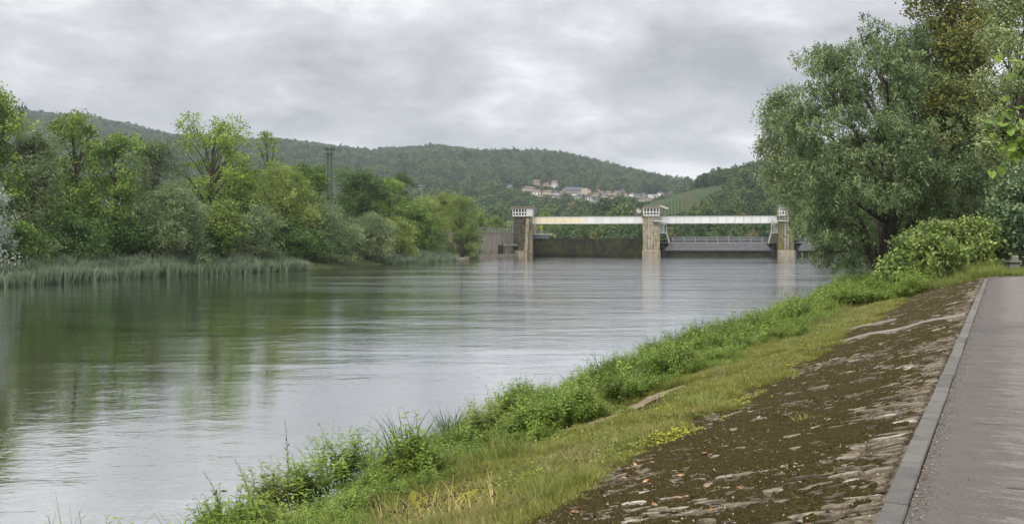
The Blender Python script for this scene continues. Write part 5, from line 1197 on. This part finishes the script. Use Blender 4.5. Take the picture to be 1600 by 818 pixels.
plants('far_bank_grass', 'rough grass and weeds around the end of the paved bank', C_grass, 4, 9000, 44, 110, -12, .0, .5, 1.1, 209, lambda u, n, r_: (u > 47) | (n < -3.6), .2, 1.3)
plants('far_bank_herbs', 'weeds under the willow and around the knotweed', C_herb, 6, 9000, 44, 120, -12, -3.5, .9, 1.6, 210, None, .2, 1.3)
# verge grass at the end of the path
r_ = np.random.default_rng(33); u = r_.uniform(PATH_END + 5.8, PATH_END + 16, 5000); n = r_.uniform(-1, 9, 5000); s = r_.uniform(.25, .6, 5000)
scatter('verge_grass', un(u, n, ZP - .02), np.stack((r_.normal(0, .2, 5000), r_.normal(0, .2, 5000), r_.uniform(0, 6, 5000)), -1), np.stack((s, s, s), -1), r_.integers(0, 4, 5000), C_grass, 'grass along the far side of the path bend')
# reeds on the left bank
r_ = np.random.default_rng(34); ys_ = np.concatenate((r_.uniform(45, 149, 4200), r_.uniform(186, 222, 900))); of = r_.uniform(-1.3, 4.2, len(ys_)); x = xl(ys_) - of
k = (vnoise(x, ys_, 6, 92) > .18) | (of < 1); x, ys_, of = x[k], ys_[k], of[k]; s = r_.uniform(.4, .95, len(x)) * (.8 + .35 * vnoise(x, ys_, 7, 93)); s *= np.where(ys_ > 180, .9, 1)
scatter('reed_bed', np.stack((x, ys_, np.maximum(ground_z(x, ys_) - .1, -.2)), -1), np.stack((r_.normal(0, .08, len(x)), r_.normal(0, .08, len(x)), r_.uniform(0, 6.28, len(x))), -1), np.stack((s, s, s), -1), r_.integers(0, 3, len(x)), C_reed, 'blue green reeds lining the left bank')
print('reeds', len(x))
# grass on the platform beside the river wall
r_ = np.random.default_rng(35); n0 = 2600; ys_ = r_.uniform(252, 300, n0); x = -2 - r_.random(n0) * 30 + (ys_ - 289) * .35; k = x < xl(ys_) - 1.3; x, ys_ = x[k], ys_[k]; s = r_.uniform(1, 2.0, len(x))
scatter('platform_grass', np.stack((x, ys_, np.full(len(x), 7.65)), -1), np.stack((r_.normal(0, .1, len(x)), r_.normal(0, .1, len(x)), r_.uniform(0, 6.28, len(x))), -1), np.stack((s, s, s * .6), -1), r_.integers(0, 4, len(x)), C_short if False else C_grass, 'yellow green grass on top of the river wall')

# bare trodden soil by the water
so = NT('trodden_soil'); f = so.noise(so.pos('World'), 7, 8, .7); so.bsdf(so.ramp(f, [(.3, (.12, .09, .06)), (.7, (.26, .205, .145))]), .95, .1, so.bump(f, .6, .02))
UU, NN = np.meshgrid(np.arange(9, 26, .12), np.arange(-9, -3.5, .12)); dd_ = dirt(UU, NN); V = bz(UU, NN) + np.stack((dd_ * 0, dd_ * 0, np.clip(dd_ * .10, -.05, .008)), -1)
I = np.arange(UU.size).reshape(UU.shape); kq = (dd_[:-1, :-1] > -.1); Q = np.stack((I[:-1, :-1], I[1:, :-1], I[1:, 1:], I[:-1, 1:]), -1)[kq][:, ::-1]; us = np.unique(Q); re_ = np.zeros(UU.size, int); re_[us] = np.arange(len(us))
mk('bare_soil', fast_mesh('bare_soil', V.reshape(-1, 3)[us], re_[Q], so.m, True), kind='structure', label='bare trodden soil among the plants on the lower bank')
# leaf litter, chips and grit strewn over the stones
r_ = np.random.default_rng(36); G_lit = leaf_mat('litter', (.05, .035, .02), (.13, .095, .055), (.26, .22, .16), trans=.0, obj_var=1.0); n0 = 16000
u = 4.5 + 40 * r_.random(n0) ** 1.8; n = r_.uniform(-4.6, -.7, n0); k = vis(u, n); u, n = u[k], n[k]; m_ = len(u); chips = []
for i in range(5):
    V = np.array([(-.5, -.1, 0), (0, -.3, .12), (.5, .05, 0), (.1, .32, .1)]) + r_.normal(0, .1, (4, 3)); chips.append(fast_mesh('litter', V, np.array([(0, 1, 2, 3)]), G_lit, False, {'tone': ('FACE', [i / 5 + .1])}))
s = r_.uniform(.008, .028, m_) * (1 + np.maximum(u - 20, 0) * .02)
scatter('leaf_litter', bz(u, n) + np.stack((u * 0, u * 0, .045 + r_.random(m_) * .015), -1), np.stack((r_.normal(0, .4, m_), .28 + r_.normal(0, .4, m_), r_.uniform(0, 6.28, m_)), -1), np.stack((s, s, s), -1), r_.integers(0, 5, m_), proto_collection('litter', chips), 'dry leaf crumbs, chips and grit strewn over the stones')
# grit and leaf crumbs along the kerb and strewn on the path
n0 = 9000; u = 3.5 + 44 * r_.random(n0) ** 1.7; n = np.where(r_.random(n0) < .55, -.50 + np.abs(r_.normal(0, .06, n0)), r_.uniform(-.5, 3.2, n0)); k = (vis(u, n)) & ((n < -.3) | (r_.random(n0) < .35)); u, n = u[k], n[k]; m_ = len(u); s = r_.uniform(.005, .022, m_) * (1 + np.maximum(u - 15, 0) * .02)
scatter('path_grit', un(u, n, ZP + .006), np.stack((r_.normal(0, .2, m_), r_.normal(0, .2, m_), r_.uniform(0, 6.28, m_)), -1), np.stack((s, s, s), -1), r_.integers(0, 5, m_), proto_collection('grit', chips), 'grit and leaf crumbs on the path and along the kerb')
# ---- single plants that stand out
def at_slope(px, py): 
    p = slope_hit(px, py); u, n = to_un(p); return bz(np.array([u]), np.array([n]))[0]
def plant(name, label, cat, px, py, parts, group=None, scale=1.0, rz=0):
    t = thing(name, label, cat, tuple(at_slope(px, py)), group, rz); t.scale = (scale,) * 3
    for nm, me in parts: mk(nm, me, t)
    return t
pr_ = np.random.default_rng(55)
# clumps of sedge or dock, by their foot in the photograph
SED = [(640, 735, .95, 'dark sedge clump with arching blades in the left foreground herbs'), (585, 745, .7, 'smaller dark sedge clump left of the big arching one'), (705, 690, .75, 'dark sedge clump right of the big arching one')]
for px, py, s_, lab in SED: plant('sedge', lab, 'sedge', px, py, [('blades', msh('blades', [blade_set(pr_, 130, 1.0, .024, .35, .6, .28, 6)], G_reedy))], scale=s_ * 1.25)
BUS = [(800, 680, .95, 'leafy bright bush, the fullest one at the water edge left of the dirt patch', G_lush), (870, 670, .7, 'rounded leafy weed between the full bush and the dirt patch', G_lush), (960, 632, .62, 'bushy weed at the left edge of the bare dirt patch', G_lush), (1090, 545, 1.15, 'dark drooping dock plants standing out against the water', G_dark), (1055, 560, .9, 'left companion of the dark drooping docks', G_dark), (1175, 530, .95, 'mid green leafy bush right of the dark docks', G_grass), (1215, 505, .9, 'dark leaved weed with brown seed spikes near the water', G_dark), (1285, 470, 1.3, 'dark vine covered clump far along the bank', G_dark), (1120, 560, .7, 'rounded leafy weed under the dark docks', G_lush), (1340, 455, 1.3, 'tall bright weed where the bank meets the willow', G_lush), (480, 800, .8, 'leafy weed at the lower left foreground', G_lush), (1385, 462, .8, 'bright yellow green weed in front of the knotweed', G_yel)]
BUS += [(760, 700, .75, 'pale bushy weed between the right sedge clump and the full bush', G_grass), (900, 650, .7, 'leafy weed mound just before the bare dirt patch', G_grass), (1010, 590, .9, 'dense bright weed mound where the bank bulges into the river', G_lush), (1150, 545, .8, 'light green weed mound right below the dark docks', G_grass),
        (1245, 495, 1.0, 'light green weed between the spiky dark one and the vine covered clump', G_grass), (540, 770, .9, 'bushy weed in front of the tall foreground spikes', G_lush), (430, 812, .8, 'weed mound at the bottom edge left of the leafy one', G_grass), (1310, 462, 1.2, 'bright weed right of the vine covered clump', G_lush)]
for px, py, s_, lab, m_ in BUS: plant('weed_bush', lab, 'weed', px, py, [('foliage', msh('foliage', [leafy_stems(pr_, 60, .95, .15, .34, .62, 12, base=.34)], m_))], scale=s_ * 1.3)
def spike(px, py, h, label, lean=.1, nleaf=26, dark=True):
    t = thing('dock_plant', label, 'dock', tuple(at_slope(px, py))); p = [(0, 0, 0), (lean * .2, 0, h * .4), (lean * .6, .02, h * .75), (lean, .03, h)]
    mk('stem', MB().tube(p, [.008, .006, .004, .002], 5).mesh('stem', G_dark, True, {'tone': ('FACE', np.full(18 + 2 * 0 + (5 * 3 + 10 - 18), .4))}), t)
    lf = [fast_mesh('leaf', *[(v, qd) for v, qd in [leaf_quads(np.array([(.5, 0, 0.)]), np.array([(1, 0, .1)]), np.array([(0, 0, 1.)]), np.array([1.]), np.array([.36]))]][0], G_dark if dark else G_lush, False, {'tone': ('FACE', [v_])}) for v_ in (.3, .6, .9)]
    P4 = np.array(p)
    for k in range(nleaf):
        q_ = k / nleaf; z = h * (.12 + .86 * q_); x = np.interp(z, P4[:, 2], P4[:, 0]); o = mk('leaf', lf[k % 3], t); o.location = (x, 0, z); L_ = (.15 * (1 - q_) ** .7 + .02) * pr_.uniform(.7, 1.2)
        o.scale = (L_, L_, L_); o.rotation_euler = (pr_.normal(0, .3), -.5 + pr_.normal(0, .35) + .9 * (q_ < .3), k * 2.4)
spike(452, 775, 1.62, 'tall slender spike rising highest above the foreground herbs', -.1, 40)
spike(395, 800, 1.1, 'leaning seed spike left of the tallest one', -.35, 24)
spike(350, 812, .95, 'low leaning seed spike near the lower left corner', -.4, 20)
spike(700, 700, .85, 'thin spike beside the right sedge clump', .05, 18)
spike(500, 770, 1.0, 'leafy spike right of the tallest one', .1, 30, False)
# tufts growing out of the paving
plant('grass_tuft', 'single green grass tuft in the middle of the stone paving', 'grass tuft', 1258, 660, [('blades', msh('blades', [blade_set(pr_, 90, .13, .007, .9, .8, .12, 3)], G_grass))])
plant('grass_tuft', 'small pale tuft in the stones near the lower edge', 'grass tuft', 1283, 795, [('blades', msh('blades', [blade_set(pr_, 60, .07, .005, 1.0, .8, .08, 3)], G_short))])
plant('grass_tuft', 'thick tuft of long grass where the stones end', 'grass tuft', 1103, 638, [('blades', msh('blades', [blade_set(pr_, 260, .34, .008, .6, .9, .30, 4)], G_grass))])
plant('grass_tuft', 'low bright tuft at the edge of the stones right of the yellow fern', 'grass tuft', 880, 705, [('blades', msh('blades', [blade_set(pr_, 150, .22, .008, .7, .9, .2, 4)], G_grass))])
# yellowing fern fronds and dry wild carrot in the foreground
def frond(r_, L_, mat, tone=.6, up=.75, n=22):
    t = np.linspace(.08, 1, n); x = L_ * t * math.cos(up) ; z = L_ * (t * math.sin(up) - .25 * t ** 2); V, Q, T = [], [], []; off = 0
    m_ = MB().tube(np.stack((x, x * 0, z), -1), np.linspace(.004, .001, n), 3, False); V.append(np.vstack(m_.V)); Q.append(np.vstack(m_.Q)); T.append(np.full(len(Q[0]), .2)); off = len(V[0])
    for s_ in (-1, 1):
        L2 = .30 * L_ * np.sin(pi * np.clip(t, .06, .97)) ** .8 * r_.uniform(.85, 1.1, n); dr = np.stack((np.full(n, .5), s_ * np.ones(n), np.full(n, -.1)), -1); c = np.stack((x, x * 0, z), -1) + unit(dr) * (L2 / 2)[:, None]
        v, q_ = leaf_quads(c, dr, np.tile((0, 0, 1.), (n, 1)), L2, np.full(n, L_ * .052)); V.append(v); Q.append(q_ + off); off += len(v); T.append(np.clip(r_.normal(tone, .15, n), 0, 1))
    return np.vstack(V), np.vstack(Q), np.concatenate(T)
G_fern = leaf_mat('yellow_fern', (.16, .15, .012), (.30, .28, .018), (.42, .36, .03), trans=.35, obj_var=.1)
for i, (px, py, az, L_, lab) in enumerate(((690, 800, .5, .62, 'yellow fern frond reaching right above the dry flower heads'), (672, 795, 2.3, .5, 'yellow fern frond leaning left among the dry stalks'), (760, 795, .2, .35, 'short yellow frond right of the long one'), (1145, 470 + 160, .3, .0, ''))):
    if L_ <= 0: continue
    plant('fern', lab, 'fern', px, py, [('frond', msh('frond', [frond(pr_, L_, G_fern)], G_fern))], rz=az)
M_seed = simple_mat('dry_seed_head', (.085, .055, .028), (.045, .028, .014), 60)
sh = MB(); V, Qs, Ts = stone_shape(np.random.default_rng(2), 1, 1, 1); sh.add(np.vstack([V * (1, 1, .7)]), Qs, Ts); SH = sh.mesh('seed_head', M_seed, True)
G_straw = leaf_mat('straw_stalks', (.28, .20, .07), (.45, .34, .13), (.6, .48, .22), trans=.2, obj_var=.15)
WC = [(640, 822), (665, 815), (700, 818), (735, 812), (600, 818), (770, 800), (620, 806), (680, 800)]
WL_ = ['leftmost', 'second', 'third', 'fourth', 'fifth', 'sixth', 'seventh', 'eighth']
for i, (px, py) in enumerate(WC):
    t = thing('dry_wild_carrot', 'dried wild carrot stalks with brown seed heads in the bottom foreground', 'wild carrot', tuple(at_slope(px, py)), 'dried wild carrots in the foreground')
    V, Q, T = blade_set(pr_, 26, .42, .006, .9, .5, .08, 3); mk('stalks', msh('stalks', [(V, Q, T)], G_straw), t)
    tips = V.reshape(26, 4, 2, 3)[:, -1].mean(1)
    for k in range(12):
        o = mk('seed_head', SH, t); o.location = tips[k]; s_ = pr_.uniform(.018, .032); o.scale = (s_, s_, s_); o.rotation_euler = (pr_.normal(0, .5), pr_.normal(0, .5), 0)
# drift wood stick, fallen leaves
p = at_slope(1020, 634); t = thing('dead_branch', 'weathered dead branch lying by the bare dirt patch', 'branch', tuple(p)); d_ = un(1, -.15) - un(0, 0)
MB().tube([p + d_ * -.5 + (0, 0, .03), p + (0, 0, .05), p + d_ * .7 + (0, 0, .04)], [.03, .035, .02], 6).obj('wood', M_barkg, t); MB().tube([p + d_ * .2 + (0, 0, .05), p + d_ * .5 + (.05, .1, .2)], [.015, .006], 5).obj('twig', M_barkg, t)
G_fall = leaf_mat('fallen_leaf', (.16, .07, .03), (.28, .15, .06), (.38, .28, .14), trans=.1, obj_var=.6)
fl = []
for i in range(5):
    r2 = np.random.default_rng(i); V = np.array([(-.5, 0, 0), (-.2, -.26, .06), (.2, -.28, .10), (.55, 0, .05), (.2, .28, .12), (-.2, .25, .02)]) + r2.normal(0, .03, (6, 3)); V = np.vstack((V, (0, 0, -.03)))
    fl.append(fast_mesh('fallen_leaf', V, np.array([(6, k, (k + 1) % 6) for k in range(6)]), G_fall, False, {'tone': ('FACE', r2.random(6))}))
FL = [(1008 + 0, 722), (985, 735), (1040, 700), (920, 745), (1070, 748), (1160, 768), (1245, 655), (1130, 690), (960, 790), (1020, 790), (1095, 720), (1200, 700), (890, 760), (870, 785), (1010, 760), (1300, 600), (1240, 620), (1180, 640), (1340, 570), (980, 750), (940, 730), (930, 765), (1050, 780), (1085, 790), (1110, 770), (1150, 720), (1230, 740), (1000, 700), (1060, 680), (1150, 650), (1270, 700), (900, 805), (950, 812), (1120, 810)]
for i, (px, py) in enumerate(FL):
    px += pr_.uniform(-12, 12); py += pr_.uniform(-8, 8); p = at_slope(px, py); o = mk('fallen_leaf', fl[i % 5], None, label='fallen orange brown leaf lying on the mossy stones', category='leaf', group='fallen leaves on the paved bank'); o.location = p + (0, 0, .06); s_ = pr_.uniform(.05, .10); o.scale = (s_, s_, s_); o.rotation_euler = (pr_.normal(0, .2), .2 + pr_.normal(0, .2), pr_.uniform(0, 6))
print('leaves', LEAFCOUNT[0])
# ------------------------------------------------------------------ air
hz = NT('haze'); v = hz.N.new('ShaderNodeVolumePrincipled'); v.inputs['Color'].default_value = (.80, .88, 1, 1); v.inputs['Density'].default_value = HAZE; v.inputs['Anisotropy'].default_value = .2
hz.L.new(v.outputs[0], hz.out.inputs[1]); mb = MB().box(-4700, 4700, -950, 5300, -10, 470); o = mb.obj('haze', hz.m, kind='stuff', label='thin damp air over the valley')
